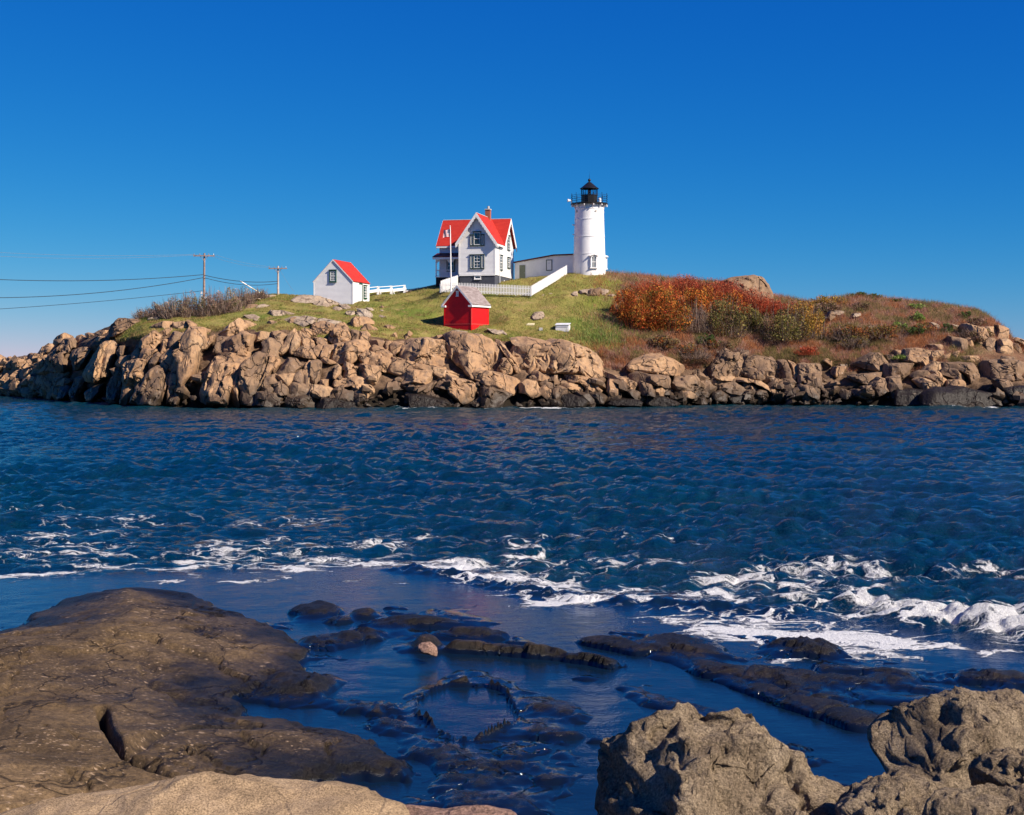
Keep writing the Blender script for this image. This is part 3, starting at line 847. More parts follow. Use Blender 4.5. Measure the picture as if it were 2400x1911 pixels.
for ln in ROCKS.strip().splitlines():
    key, rest = ln.split(' ', 1); q = [float(x) for x in rest.split(',')]
    kind = int(q[0]); ox, oy, sc = CROP[key]
    S = [(ox + q[i] / sc, oy + q[i + 1] / sc) for i in range(1, len(q), 2)]
    cxs = sum(s[0] for s in S) / len(S); cys = sum(s[1] for s in S) / len(S)
    lowest = max(s[1] for s in S)
    if key in 'JKL' or kind == 2:
        g, tq = ground(cxs, lowest - 0.15 * (lowest - min(s[1] for s in S))); Y0 = g[1]
    else:
        Y0 = Yat(cxs, cys)
    poly = [((s[0] - CX) / FPX * Y0, CAMH + (HY - s[1]) / FPX * Y0) for s in S]
    w = max(p[0] for p in poly) - min(p[0] for p in poly); h = max(p[1] for p in poly) - min(p[1] for p in poly)
    sz = min(w, h); big = math.sqrt(w * h)
    if kind != 2:   # grow a little so that neighbours close up
        cx0 = sum(p[0] for p in poly) / len(poly); cz0 = sum(p[1] for p in poly) / len(poly)
        poly = [(cx0 + (p[0] - cx0) * 1.22, cz0 + (p[1] - cz0) * 1.22) for p in poly]
    if kind == 2 and key != 'J': poly = [(p[0] * 1.0, p[1] - 0.22 * h) for p in poly]
    Y0 += rr.uniform(-.5, .5) * min(1.0, sz * .4) if kind != 2 else 0.0
    B = 0.32 * sz + 0.2; D = 1.2 + 0.7 * sz
    if kind == 2: B, D = 0.35 * sz, 1.0 + 1.2 * big
    tilt = (rr.uniform(-.30, .35), (0.55 if kind != 2 else 1.6) + rr.uniform(-.15, .2))
    rid = (rr.uniform(-.3, .1), rr.choice([0, .4, .6, .8]) if kind in (0, 1) else 0.0, rr.uniform(-.4, .4))
    if key == 'A': tilt = (rr.uniform(-.75, -.35), .6); rid = (0, 0, 0)
    elif key == 'B': tilt = (tilt[0] - .15, tilt[1])
    gt = (Yat(cxs + 12, cys) - Yat(cxs - 12, cys)) / (24 / FPX * Y0) if kind != 2 else 0.0
    gt = max(-1.6, min(1.6, gt)); tilt = (tilt[0] + 0.35 * gt, tilt[1]); Y0 -= 0.22 * w * abs(gt)
    nn_ = 60 if big > 2.2 else 36
    V, F = rock_mesh('rock', poly, nn_, (0.03, .16, .3, .43, .55, .66, .76, .84, .90, .945, .975, 1.0) if big > 2.2 else (0.03, .3, .55, .74, .87, .95, 1.0), ((1.0, .35), (.8, 1.0), (.02, 1.15)), B, D, rr.uniform(9.0, 20.0), tilt, rid,
                     0.055 * sz + 0.03, 1.0 / max(0.5, 0.5 * big), nrock + 1, 0.02, blocky=(1.5 / big if big > 2.2 and kind in (0, 1) else 0.0), cuts=(rr.choice([4, 6, 8]) if kind in (0, 1) else 2))
    V[:, 1] += Y0
    ctr = V.mean(0)
    o = link('rock', npmesh('rock', V - ctr, F[:, ::-1], True, sharp=R(27)), M['rock_left' if key == 'A' and kind == 0 else RMAT[kind]], island)
    o.location = ctr; nrock += 1

# loose rubble between the blocks: one part, too small to pick apart
def rubble(spots, name, mat, parent):
    base = []
    for k in range(6):
        r = np.random.default_rng(k); n = 7
        th = np.arange(n) * 2 * np.pi / n
        rows = []
        for ph, rr_ in ((-1.2, .35), (-.4, .95), (.35, 1.0), (1.1, .45)):
            rows.append(np.stack([np.cos(th) * rr_, np.sin(th) * rr_, np.full(n, math.sin(ph))], -1) * (1 + .25 * r.normal(size=(n, 1))))
        rows = [np.tile(rows[0].mean(0), (n, 1))] + rows + [np.tile(rows[-1].mean(0) * np.array([1, 1, 1.1]), (n, 1))]
        base.append(np.stack(rows, 0).reshape(-1, 3))
    F0 = gridfaces(6, 7, True); Vs, Fs = [], []; b = 0
    for (p, s) in spots:
        v = base[rr.randrange(6)].copy() * np.array([s * rr.uniform(.8, 1.5), s * rr.uniform(.7, 1.2), s * rr.uniform(.5, .9)])
        a = rr.uniform(0, 6.3); ca, sa = math.cos(a), math.sin(a); t = rr.uniform(-.5, .5)
        v = np.stack([v[:, 0] * ca - v[:, 1] * sa, v[:, 0] * sa + v[:, 1] * ca, v[:, 2] + t * v[:, 0]], -1) + np.array(p)
        Vs.append(v); Fs.append(F0 + b); b += len(v)
    o = link(name, npmesh(name, np.concatenate(Vs), np.concatenate(Fs), True, sharp=R(30)), mat, parent); o['kind'] = 'stuff'; return o
spots = []
for k in range(1000):
    xs = rr.uniform(-200, 150) if k < 560 else rr.uniform(150, 2420)
    t = rr.uniform(0.05, 2.4 if k < 560 else 0.9)
    if k > 860: xs = rr.uniform(1640, 1960); t = rr.uniform(0.05, 1.3)
    p = terrain_pt(np.array([xs]), np.array([t]))[0]
    s = rr.choice([.25, .35, .5, .8]) * (1.5 if k < 560 else 1.0)
    spots.append(((p[0], p[1] - (1.6 if k < 560 else .9), p[2] + (.35 if k < 560 else .1)), s))
rubble(spots[:560], 'rubble', M['rock_left'], island)
rubble(spots[560:], 'rubble', M['rock_dark'], island)

# ------------------------------------------------------------------ sea
def seg_dist(X, Y, pts):
    """distance to a polyline, signed (positive on the far/left side of its direction), and the parameter along it"""
    best = np.full(X.shape, 1e9); sg = np.zeros(X.shape); along = np.zeros(X.shape); acc = 0.0
    for (ax, ay), (bx, by) in zip(pts[:-1], pts[1:]):
        dx, dy = bx - ax, by - ay; L2 = dx * dx + dy * dy; L = math.sqrt(L2)
        t = np.clip(((X - ax) * dx + (Y - ay) * dy) / L2, 0, 1)
        d = np.hypot(X - ax - t * dx, Y - ay - t * dy)
        m = d < best; best = np.where(m, d, best)
        sg = np.where(m, np.sign(dx * (Y - ay) - dy * (X - ax)), sg); along = np.where(m, acc + t * L, along); acc += L
    return best, sg, along / acc
def sdpoly(X, Y, pts):
    d, _, _ = seg_dist(X, Y, list(pts) + [pts[0]])
    ins = np.zeros(X.shape, bool); n = len(pts)
    for i in range(n):
        (ax, ay), (bx, by) = pts[i], pts[(i + 1) % n]
        c = ((ay > Y) != (by > Y)) & (X < (bx - ax) * (Y - ay) / (by - ay + 1e-12) + ax); ins ^= c
    return np.where(ins, -d, d)
EDGE = [W0(x, y) for x, y in ((-900, 1235), (-300, 1222), (0, 1228), (300, 1222), (560, 1212), (860, 1200), (1000, 1222), (1120, 1258), (1250, 1272), (1450, 1283), (1650, 1305), (1760, 1322), (1950, 1352), (2156, 1392), (2600, 1440), (3200, 1500))]
EX = np.array([e[0] for e in EDGE]); EY = np.array([e[1] for e in EDGE])
def edge_y(X): return np.interp(X, EX, EY)

def fan(y0, y1, step, half, nc):
    nr = int(math.log(y1 / y0) / step) + 1
    Yr = y0 * np.exp(np.linspace(0, math.log(y1 / y0), nr))
    c = np.linspace(-half, half, nc)
    return Yr[:, None] * c[None, :], np.repeat(Yr[:, None], nc, 1)
NSC = 600
SX, SY = fan(13.5, 172.0, 0.0032, 0.50, NSC)
far = [176, 182, 190, 200, 212, 226, 242, 260, 280, 305, 335, 380, 450, 700, 1500, 4000, 12000]
half_c = np.linspace(-0.5, 0.5, NSC)
SX = np.concatenate([SX] + [np.array([f * half_c * (1 + 0.05 * k)]) for k, f in enumerate(far)]); SY = np.concatenate([SY] + [np.full((1, NSC), float(f)) for f in far])
CELL = np.where(SY < 172, SY * 0.0032, np.where(SY < 300, 10.0, 60.0))
# widen the sheet at its sides
SX[:, 0] -= SY[:, 0] * 1.5; SX[:, -1] += SY[:, -1] * 1.5
r2 = np.random.default_rng(3)
Zs = np.zeros_like(SX); DX = np.zeros_like(SX); DY = np.zeros_like(SX)
wind = R(262)
calm = sstep(0.0, 4.0, SY - edge_y(SX))           # 0 over the shelf, 1 out in the channel
swell = sstep(0.0, 14.0, SY - edge_y(SX))
fade = 1 - sstep(260, 420, SY)
gust = 0.55 + 0.80 * np.clip(fbm(np.stack([SX * 0.045, SY * 0.025, SX * 0], -1), 3) + 0.5, 0, 1)
for k in range(64):
    lam = 0.34 * (1.054 ** k) * (1 + 0.05 * r2.normal())
    th = wind + r2.normal() * (1.0 if lam < 3 else 0.45)
    kk = 2 * math.pi / lam
    A = (0.0195 * lam / (1 + (lam / 1.5) ** 2.0) + 0.0040 * lam * math.exp(-((lam - 6.0) / 2.5) ** 2)) * (0.65 + 0.7 * r2.random())
    cellfade = np.clip((lam / CELL - 1.5) / 1.5, 0, 1)   # drop what the mesh cannot carry
    ph = kk * (SX * math.cos(th) + SY * math.sin(th)) + r2.random() * 6.283
    a = A * cellfade * fade * gust * (calm if lam < 5 else swell)
    Zs += a * np.sin(ph); DX += -0.5 * a * math.cos(th) * np.cos(ph); DY += -0.5 * a * math.sin(th) * np.cos(ph)
rip = (1 - calm) * 0.006 * fbm(np.stack([SX * 1.3, SY * 1.3, SX * 0], -1), 2)
Zs += rip
# the breaker curling in at the right, and a smaller one at the ledge
BRK = [W0(x, y) for x, y in ((1740, 1262), (1850, 1280), (1960, 1302), (2060, 1318), (2156, 1336), (2400, 1372))]
bd, bs, ba = seg_dist(SX, SY, BRK)
bn = fbm(np.stack([SX * 2.6, SY * 2.6, SX * 0], -1), 4)
bh = np.exp(-(bd / 0.85) ** 2) * (0.50 + 0.5 * sstep(0.0, 0.25, ba)) * sstep(0.0, 0.06, ba)
Zs += bh * (0.27 + 0.12 * bn)
LED = [W0(x, y) for x, y in ((860, 1200), (1000, 1218), (1120, 1250), (1250, 1266), (1450, 1276), (1650, 1292), (1740, 1270))]
ld, ls, la = seg_dist(SX, SY, LED)
Zs += np.exp(-(ld / 0.5) ** 2) * (0.10 + 0.12 * bn)
# foam: banks of it where the water is broken (centre, half width, half height in the 2156 view, strength)
BLOB = [(960, 1188, 120, 14, .95), (1110, 1168, 50, 22, .6), (1080, 1225, 110, 16, .9), (1200, 1258, 120, 13, 1.0), (1380, 1266, 120, 9, .85), (1540, 1255, 120, 14, .7),
        (1700, 1240, 130, 22, .62), (1640, 1195, 120, 12, .6), (1560, 1218, 90, 10, .7), (1760, 1185, 100, 9, .48), (1900, 1215, 110, 9, .5), (2060, 1195, 100, 8, .42),
        (1950, 1292, 220, 20, 1.05), (2130, 1325, 110, 22, 1.05), (1800, 1258, 90, 12, .8), (1560, 1318, 120, 24, .85), (1720, 1335, 160, 26, .92), (1700, 1372, 170, 16, .85), (1880, 1350, 140, 16, .8), (1480, 1300, 120, 10, .6), (1820, 1210, 200, 16, .45), (520, 1165, 260, 26, .42), (150, 1160, 200, 24, .40), (1300, 1190, 200, 20, .36),
        (2100, 1370, 90, 9, .6), (440, 1172, 70, 14, .72), (540, 1140, 80, 9, .62), (660, 1150, 70, 10, .55), (790, 1152, 60, 18, .75), (720, 1185, 90, 9, .7), (610, 1197, 80, 7, .95), (380, 1200, 140, 8, .68), (60, 1208, 90, 8, .85),
        (200, 1195, 120, 8, .55), (100, 1130, 130, 16, .42), (250, 1095, 150, 14, .36), (40, 1075, 80, 12, .38), (620, 1100, 120, 10, .35), (1150, 1135, 120, 10, .38), (1330, 1140, 90, 8, .3), (1460, 1140, 60, 9, .38),
        (1330, 1240, 120, 8, .55), (870, 1130, 80, 8, .4), (1420, 1310, 90, 5, .42), (880, 1230, 60, 3, .35), (480, 1220, 200, 4, .5)]
foam = np.zeros_like(SX)
wob = np.stack([fbm(np.stack([SX * .35, SY * .35, SX * 0 + 3], -1), 3), fbm(np.stack([SX * .35, SY * .35, SX * 0 + 9], -1), 3)], -1)
for (bx, by, rx, ry, s) in BLOB:
    x, y = W0(bx, by); wx = rx * DS / FPX * y; wy = ry * DS * y * y / (FPX * CAMH)
    d2 = ((SX - x + 0.6 * wob[..., 0]) / wx) ** 2 + ((SY - y + 1.2 * wob[..., 1]) / wy) ** 2
    foam = np.maximum(foam, s * np.exp(-d2 * 0.75))
foam = np.maximum(foam, 0.92 * np.exp(-(bd / 1.0) ** 2) * sstep(0, 0.08, ba))
# white water along the foot of the island
fx = np.array([(x - CX) / FPX * y for x, y in zip(CXS, NODE_Y[:, 0])]); 
foot = np.interp(SX, fx, NODE_Y[:, 0])
foam = np.maximum(foam, 0.80 * np.exp(-(np.maximum(foot - 0.3 - SY, 0) / 1.3) ** 2) * (0.55 + 0.9 * fbm(np.stack([SX * .12, SX * 0, SX * 0 + 4.5], -1), 3)) * sstep(-30, 8, SX) )
shore = np.exp(-(np.maximum(foot - SY, 0) / 14.0) ** 2) * (SY < foot + 30)
cap = sstep(0.22, 0.34, Zs * calm) * (SY > 36) * (SY < 140) * 0.0
SV = np.stack([SX + DX, SY + DY, Zs], -1).reshape(-1, 3)
def mat_sea():
    t = NT('sea_water'); p = t.pos()
    f = t.attr('foam'); c2 = t.attr('calm'); sh = t.attr('shore')
    # lacy foam: stretched cells broken by noise
    w = t.n('TexNoise'); w.inputs['Scale'].default_value = 0.9; w.inputs['Detail'].default_value = 4
    t.l(p, w.inputs['Vector'])
    vm = t.n('VectorMath', operation='MULTIPLY_ADD'); t.l(w.outputs['Color'], vm.inputs[0]); vm.inputs[1].default_value = (1.6, 1.6, 0); t.l(t.pos((0.55, 0.75, 0)), vm.inputs[2])
    lace = t.voro(vm.outputs[0], 1.0, 'DISTANCE_TO_EDGE')
    lace2 = t.voro(vm.outputs[0], 3.1, 'DISTANCE_TO_EDGE')
    la = t.math('SUBTRACT', 1.0, t.mapr(lace, 0.0, 0.13)); lb = t.math('SUBTRACT', 1.0, t.mapr(lace2, 0.0, 0.20))
    lc = t.math('SUBTRACT', 1.0, t.mapr(t.voro(vm.outputs[0], 8.0, 'DISTANCE_TO_EDGE'), 0.0, 0.25))
    nz = t.noise(t.pos((0.6, .9, 1)), 1.2, 5, 0.65)
    k = t.math('ADD', t.math('MULTIPLY', la, 0.40), t.math('ADD', t.math('MULTIPLY', lb, 0.26), t.math('MULTIPLY', lc, 0.14)))
    k = t.math('ADD', k, t.math('MULTIPLY', t.math('SUBTRACT', nz, 0.5), 0.85))
    fm = t.math('ADD', t.math('MULTIPLY', f, 0.92), k)
    fm = t.math('MULTIPLY', t.mapr(fm, 0.70, 1.14), t.mapr(f, 0.06, 0.28))
    base = t.mix(t.mapr(t.noise(p, 0.05, 3), 0.35, 0.7), (0.0005, 0.019, 0.042), (0.0007, 0.029, 0.055))
    base = t.mix(t.math('MULTIPLY', sh, 0.55), base, (0.004, 0.040, 0.045))
    base = t.mix(c2, (0.003, 0.012, 0.028), base)
    col = t.mix(fm, base, (0.80, 0.80, 0.80))
    h = t.math('ADD', t.noise(t.pos((0.8, 1.4, 1)), 3.4, 5, 0.72), t.math('MULTIPLY', t.noise(t.pos((1.0, 1.5, 1)), 9.0, 3, 0.6), 0.25))
    bs = t.n('Bump'); t.put(bs.inputs['Height'], h); bs.inputs['Distance'].default_value = 0.22
    t.put(bs.inputs['Strength'], t.mapr(c2, 0, 1, 0.07, 1.0, False))
    nb = t.bump(t.math('MULTIPLY', fm, t.noise(p, 6.0, 6, 0.78)), 1.0, 0.16, bs.outputs[0])
    return t.fin(col, t.mapr(fm, 0, 1, 0.06, 0.8), nb, 0.5, IOR=1.333)
me = npmesh('sea', SV, gridfaces(*SX.shape), True, None, {'foam': foam, 'calm': calm, 'shore': shore})
sea = link('sea', me, mat_sea()); tag(sea, 'choppy deep blue sea with white foam in the channel', kind='structure')

# ------------------------------------------------------------------ near rock shelf
HX, HYY = fan(6.0, 40.0, 0.0042, 0.62, 560)
q = np.stack([HX, HYY, HX * 0], -1)
n_big = fbm(q * 0.28 + 2.0, 4); n_mid = fbm(q * 0.9 + 8.0, 4); n_fine = fbm(q * 4.0, 4)
wq = np.stack([HX * 0.30 + 0.35 * n_mid * .6 + HYY * 0.10, HYY * 0.24 + 0.5 * n_big, HX * 0], -1).reshape(-1, 3)
wv_, we_ = worley(wq, 5); wv_ = wv_.reshape(HX.shape); we_ = we_.reshape(HX.shape)
wv2, we2 = worley(wq * 2.6 + 9.0, 3); wv2 = wv2.reshape(HX.shape); we2 = we2.reshape(HX.shape)
z = -0.035 + 0.13 * (wv_ - .5) + 0.05 * (wv2 - .5) + 0.10 * n_big + 0.035 * n_mid - 0.10 * np.exp(-(we_ / .045) ** 2) - 0.04 * np.exp(-(we2 / .06) ** 2)
z -= 0.16 * sstep(6.0, 1.0, edge_y(HX) - HYY)      # the outer shelf lies under water
# the far right-hand slab lies a little higher and drains
slab = [W0(x, y) for x, y in ((1190, 1352), (1300, 1290), (1500, 1292), (1700, 1320), (2000, 1372), (2400, 1440), (2500, 1560), (1900, 1560), (1810, 1545), (1640, 1480), (1440, 1412))]
z += 0.07 * (1 - sstep(-0.6, 0.3, sdpoly(HX, HYY, slab)))
near = [W0(x, y) for x, y in ((690, 1480), (920, 1385), (1000, 1400), (1290, 1420), (1500, 1480), (1780, 1560), (1900, 1700), (1600, 1800), (700, 1800), (880, 1640), (700, 1540))]
z += (0.10 + 0.05 * n_mid) * (1 - sstep(-0.8, 0.3, sdpoly(HX, HYY, near)))
def ledge(pts, hgt, front, backw, side=1):
    global z
    pl = [W0(x, y) for x, y in pts]
    d, s, al = seg_dist(HX, HYY, pl); s = s * side; sd = d * s
    taper = sstep(0.0, 0.08, al) * (1 - sstep(0.94, 1.0, al))
    prof = np.where(sd > 0, np.exp(-(sd / backw) ** 2), np.exp(-(sd / front) ** 2))
    z = z + hgt * prof * taper * (0.8 + 0.4 * wv2)
    z = z - 0.28 * np.exp(-((sd + front * 2.2) / 0.5) ** 2) * taper
ledge(((1180, 1350), (1290, 1372), (1420, 1405), (1530, 1447), (1640, 1488), (1760, 1528), (1815, 1552)), 0.38, 0.06, 0.75)
ledge(((925, 1374), (1040, 1380), (1150, 1390), (1250, 1402), (1292, 1414)), 0.50, 0.06, 0.55)
ledge(((1700, 1316), (1850, 1342), (1990, 1364), (2100, 1388), (2300, 1420)), 0.30, 0.09, 0.9)
ledge(((1190, 1258), (1300, 1262), (1450, 1274)), 0.22, 0.15, 0.3)
ledge(((860, 1200), (960, 1212), (1010, 1222)), 0.20, 0.2, 0.3)
ledge(((480, 1258), (560, 1282), (640, 1300)), 0.22, 0.10, 0.35)
ledge(((280, 1250), (330, 1258), (420, 1262)), 0.2, 0.1, 0.35)
ledge(((-60, 1262), (40, 1256), (90, 1262)), 0.16, 0.12, 0.3)
ledge(((690, 1478), (740, 1462), (820, 1432), (880, 1402), (920, 1376)), 0.10, 0.07, 0.07)
ledge(((1080, 1402), (1180, 1422), (1290, 1460), (1350, 1500), (1340, 1560)), 0.14, 0.12, 0.5)
for (bx, by, rx, ry, hh) in ((660, 1288, 55, 14, .34), (765, 1296, 28, 8, .26), (715, 1310, 30, 8, .18), (760, 1345, 50, 12, .22), (700, 1352, 70, 16, .22), (860, 1316, 90, 9, .20), (1000, 1340, 90, 10, .2), (1310, 1332, 60, 12, .14), (1450, 1368, 80, 22, .16),
                             (1690, 1368, 80, 16, .26), (1880, 1430, 60, 14, .16), (2090, 1430, 100, 22, .18), (1640, 1420, 110, 16, .12), (620, 1450, 80, 26, .34), (900, 1365, 28, 10, .3), (1400, 1345, 60, 14, .16), (1760, 1440, 80, 12, .12), (1500, 1420, 60, 12, .12)):
    x, y = W0(bx, by); wx = rx * DS / FPX * y; wy = ry * DS * y * y / (FPX * CAMH)
    d2 = ((HX - x) / wx) ** 2 + ((HYY - y) / wy) ** 2
    z = z + hh * np.exp(-d2 ** 1.8 * 1.1) * (0.7 + 0.6 * wv2 + 0.15 * n_fine)
z = np.where(z > 0.06, 0.06 + (z - 0.06) * 0.6, z)
# tide pool with a rim
x, y = W0(985, 1497); wx = 107 * DS / FPX * y; wy = 55 * DS * y * y / (FPX * CAMH)
an = np.arctan2((HYY - y) / wy, (HX - x) / wx)
rp = np.hypot((HX - x) / wx, (HYY - y) / wy) + 0.09 * np.sin(2 * an + 0.6) + 0.05 * np.sin(3 * an + 2) + 0.03 * np.sin(5 * an) + 0.12 * n_mid + 0.03 * n_fine
z = np.where(rp < 1, -0.22 + 0.20 * sstep(0.8, 1.0, rp), z)
ringw = np.exp(-(np.maximum(np.abs(rp - 1.15) - .12, 0) / .12) ** 2) * (rp >= 1)
z = z * (1 - .7 * ringw) + 0.02 * ringw
z = z + 0.125 * np.exp(-((rp - 1.03) / 0.024) ** 2) * np.clip(0.62 + 1.5 * n_mid + 0.5 * n_fine + 0.25 * np.sin(an * 2 - .5), 0.1, 1.1)
# the big brown whaleback at the left
DOME = [W0(x, y) for x, y in ((-700, 1460), (-300, 1400), (0, 1338), (60, 1302), (110, 1272), (200, 1252), (300, 1245), (400, 1254), (480, 1282), (560, 1312), (640, 1350), (692, 1394), (650, 1430), (580, 1462), (520, 1488), (560, 1518), (660, 1532), (770, 1550), (860, 1590), (905, 1626), (880, 1650), (760, 1655), (690, 1668), (660, 1720), (560, 1820), (0, 2100), (-800, 2100))]
sd = sdpoly(HX, HYY, DOME) + 0.35 * n_mid + 0.12 * n_fine
ins = np.maximum(-sd, 0)
dome = -0.14 + 0.24 * sstep(-0.05, 0.5, -sd) + 0.85 * (1 - np.exp(-ins / 4.5)) + 0.07 * n_mid * sstep(0, 1.5, ins) + (0.07 * (wv_ - .5) + 0.03 * (wv2 - .5) - 0.07 * np.exp(-(we_ / .018) ** 2)) * sstep(0, 1.0, ins)
dome += 0.45 * sstep(20, 13, HYY) * sstep(0.5, 3, ins)
z = np.where(sd < 0.2, np.maximum(z, dome), z)
for pts, dep, wd in ((((215, 1478), (228, 1530), (262, 1585), (300, 1612), (360, 1618)), 0.40, 0.06), (((280, 1592), (330, 1612)), 0.28, 0.11), (((300, 1246), (420, 1260), (500, 1262)), 0.10, 0.05), (((520, 1490), (420, 1500), (330, 1530), (270, 1575)), 0.16, 0.12)):
    pl = [W0(x, y, 0.55) for x, y in pts]; d, _, _ = seg_dist(HX, HYY, pl); z = z - dep * np.exp(-(d / wd) ** 2)
# the rock close to the camera, under the boulders
z = z + 1.3 * sstep(13.0, 8.0, HYY)
z = z - 3.0 * sstep(-0.1, 1.8, HYY - edge_y(HX) + 0.35 * n_mid)
z = z + 0.010 * n_fine + 0.03 * n_mid * sstep(0.05, 0.3, z)
dist_w = z
def mat_shelf():
    t = NT('wet_shelf_rock'); p = t.pos(); z = t.sep('Z')
    nz = t.noise(p, 0.8, 6, 0.65); nf = t.noise(p, 9.0, 6, 0.75)
    zz = t.math('ADD', z, t.math('MULTIPLY', t.math('SUBTRACT', nz, 0.5), 0.55))
    dry = t.mapr(zz, 0.55, 1.15)
    ng = t.noise(p, 28.0, 3, 0.8)
    wetc = t.ramp(nz, [(0.3, (0.006, 0.006, 0.005)), (0.55, (0.014, 0.011, 0.008)), (0.75, (0.030, 0.020, 0.012))])
    mid = t.ramp(nz, [(0.3, (0.052, 0.033, 0.016)), (0.5, (0.115, 0.074, 0.036)), (0.75, (0.185, 0.120, 0.060))])
    dryc = t.ramp(t.noise(p, 1.7, 5, 0.7), [(0.3, (0.19, 0.122, 0.062)), (0.55, (0.31, 0.205, 0.110)), (0.8, (0.42, 0.29, 0.165))])
    c = t.mix(t.mapr(zz, 0.14, 0.55), wetc, mid); c = t.mix(dry, c, dryc)
    c = t.mix(0.75, c, t.ramp(nf, [(0.3, 0.15), (0.72, 0.86)]), 'OVERLAY')
    c = t.mix(0.55, c, t.ramp(ng, [(0.3, 0.15), (0.70, 0.88)]), 'OVERLAY')
    wq_ = t.n('VectorMath', operation='MULTIPLY_ADD'); nq_ = t.n('TexNoise'); nq_.inputs['Scale'].default_value = 0.8; nq_.inputs['Detail'].default_value = 4; t.l(p, nq_.inputs['Vector'])
    t.l(nq_.outputs['Color'], wq_.inputs[0]); wq_.inputs[1].default_value = (1.5, 1.5, 0); t.l(t.pos((0.5, 0.32, 0)), wq_.inputs[2])
    crk = t.voro(wq_.outputs[0], 1.0, 'DISTANCE_TO_EDGE')
    c = t.mix(t.mapr(crk, 0.012, 0.003, 0, 0.7), c, (0.010, 0.007, 0.005))
    # barnacles and pale scars
    v = t.voro(t.pos((1.6, 3.2, 2)), 1.5)
    v2 = t.voro(t.pos((2.2, 4.0, 2)), 4.2)
    msk = t.mapr(t.noise(p, 0.7, 4, 0.7), 0.40, 0.52)
    sp = t.math('MAXIMUM', t.mapr(v, 0.17, 0.11), t.mapr(v2, 0.24, 0.15))
    sp = t.math('MULTIPLY', t.math('MULTIPLY', sp, msk), t.mapr(nf, 0.40, 0.52))
    sp = t.math('MULTIPLY', sp, t.mapr(zz, 0.18, 0.4))
    c = t.mix(t.math('MULTIPLY', sp, 0.85), c, (0.44, 0.31, 0.20))
    zf = t.math('ADD', z, t.math('MULTIPLY', t.math('SUBTRACT', t.noise(p, 3.5, 5, 0.7), 0.5), 0.16))
    film = t.mapr(zf, 0.115, 0.05)                    # a sheet of water left by the last wave
    c = t.mix(film, c, (0.003, 0.006, 0.010))
    rough = t.mix(film, t.mapr(zz, 0.16, 0.75, 0.42, 0.85), 0.07)
    spec = t.mix(film, t.mapr(zz, 0.16, 0.75, 0.22, 0.18), 0.5)
    b1 = t.n('Bump'); t.put(b1.inputs['Height'], t.noise(p, 2.2, 6, 0.7)); b1.inputs['Distance'].default_value = 0.10; t.put(b1.inputs['Strength'], t.mapr(film, 0, 1, 0.55, 0.06, False))
    b2 = t.n('Bump'); t.put(b2.inputs['Height'], nf); b2.inputs['Distance'].default_value = 0.075; t.put(b2.inputs['Strength'], t.mapr(film, 0, 1, 1.0, 0.05, False))
    b3 = t.n('Bump'); t.put(b3.inputs['Height'], t.mapr(crk, 0.0, 0.02)); b3.inputs['Distance'].default_value = 0.12; b3.inputs['Strength'].default_value = 0.7; t.l(b3.outputs[0], b1.inputs['Normal']); t.l(b1.outputs[0], b2.inputs['Normal'])
    nb = b2.outputs[0]
    return t.fin(c, rough, nb, spec)
me = npmesh('rock_shelf', np.stack([HX, HYY, z], -1).reshape(-1, 3), gridfaces(*HX.shape), True)
shelf = link('rock_shelf', me, mat_shelf()); tag(shelf, 'dark wet rock shelf with pools in the foreground', kind='structure')

# ------------------------------------------------------------------ near boulders
def mat_boulder(name, a, b, c_, pit=1.0, gr=26.0):
    t = NT(name); p = t.pos()
    n1_ = t.noise(p, 1.6, 6, 0.7); n2_ = t.noise(p, gr, 4, 0.8); n3_ = t.noise(p, 7.0, 6, 0.75)
    c = t.ramp(n1_, [(0.3, a), (0.52, b), (0.75, c_)])
    c = t.mix(t.mapr(n3_, 0.5, 0.75, 0, 0.55), c, tuple(x * 0.42 for x in b))
    c = t.mix(0.65, c, t.ramp(n2_, [(0.36, 0.05), (0.5, 0.5), (0.63, 0.95)]), 'OVERLAY')
    ck = t.voro(t.pos((1.0, 1.0, 1.6)), 1.1, 'DISTANCE_TO_EDGE')
    nb = t.bump(t.mapr(ck, 0.0, 0.02), 0.5, 0.08)
    nb = t.bump(n3_, 0.85 * pit, 0.12, nb)
    nb = t.bump(t.voro(p, 11.0), 0.35 * pit, 0.05, nb)
    nb = t.bump(n2_, 0.8, 0.02, nb)
    return t.fin(c, 0.9, nb, 0.15)
M['boulder'] = mat_boulder('pitted_boulder', (0.17, 0.122, 0.078), (0.30, 0.225, 0.145), (0.43, 0.335, 0.23), 1.6, 46.0)
M['granite'] = mat_boulder('speckled_granite', (0.24, 0.165, 0.095), (0.36, 0.25, 0.145), (0.46, 0.33, 0.205), 0.45, 70.0)
M['redgranite'] = mat_boulder('reddish_granite', (0.16, 0.095, 0.068), (0.22, 0.135, 0.10), (0.29, 0.185, 0.14), 0.6)
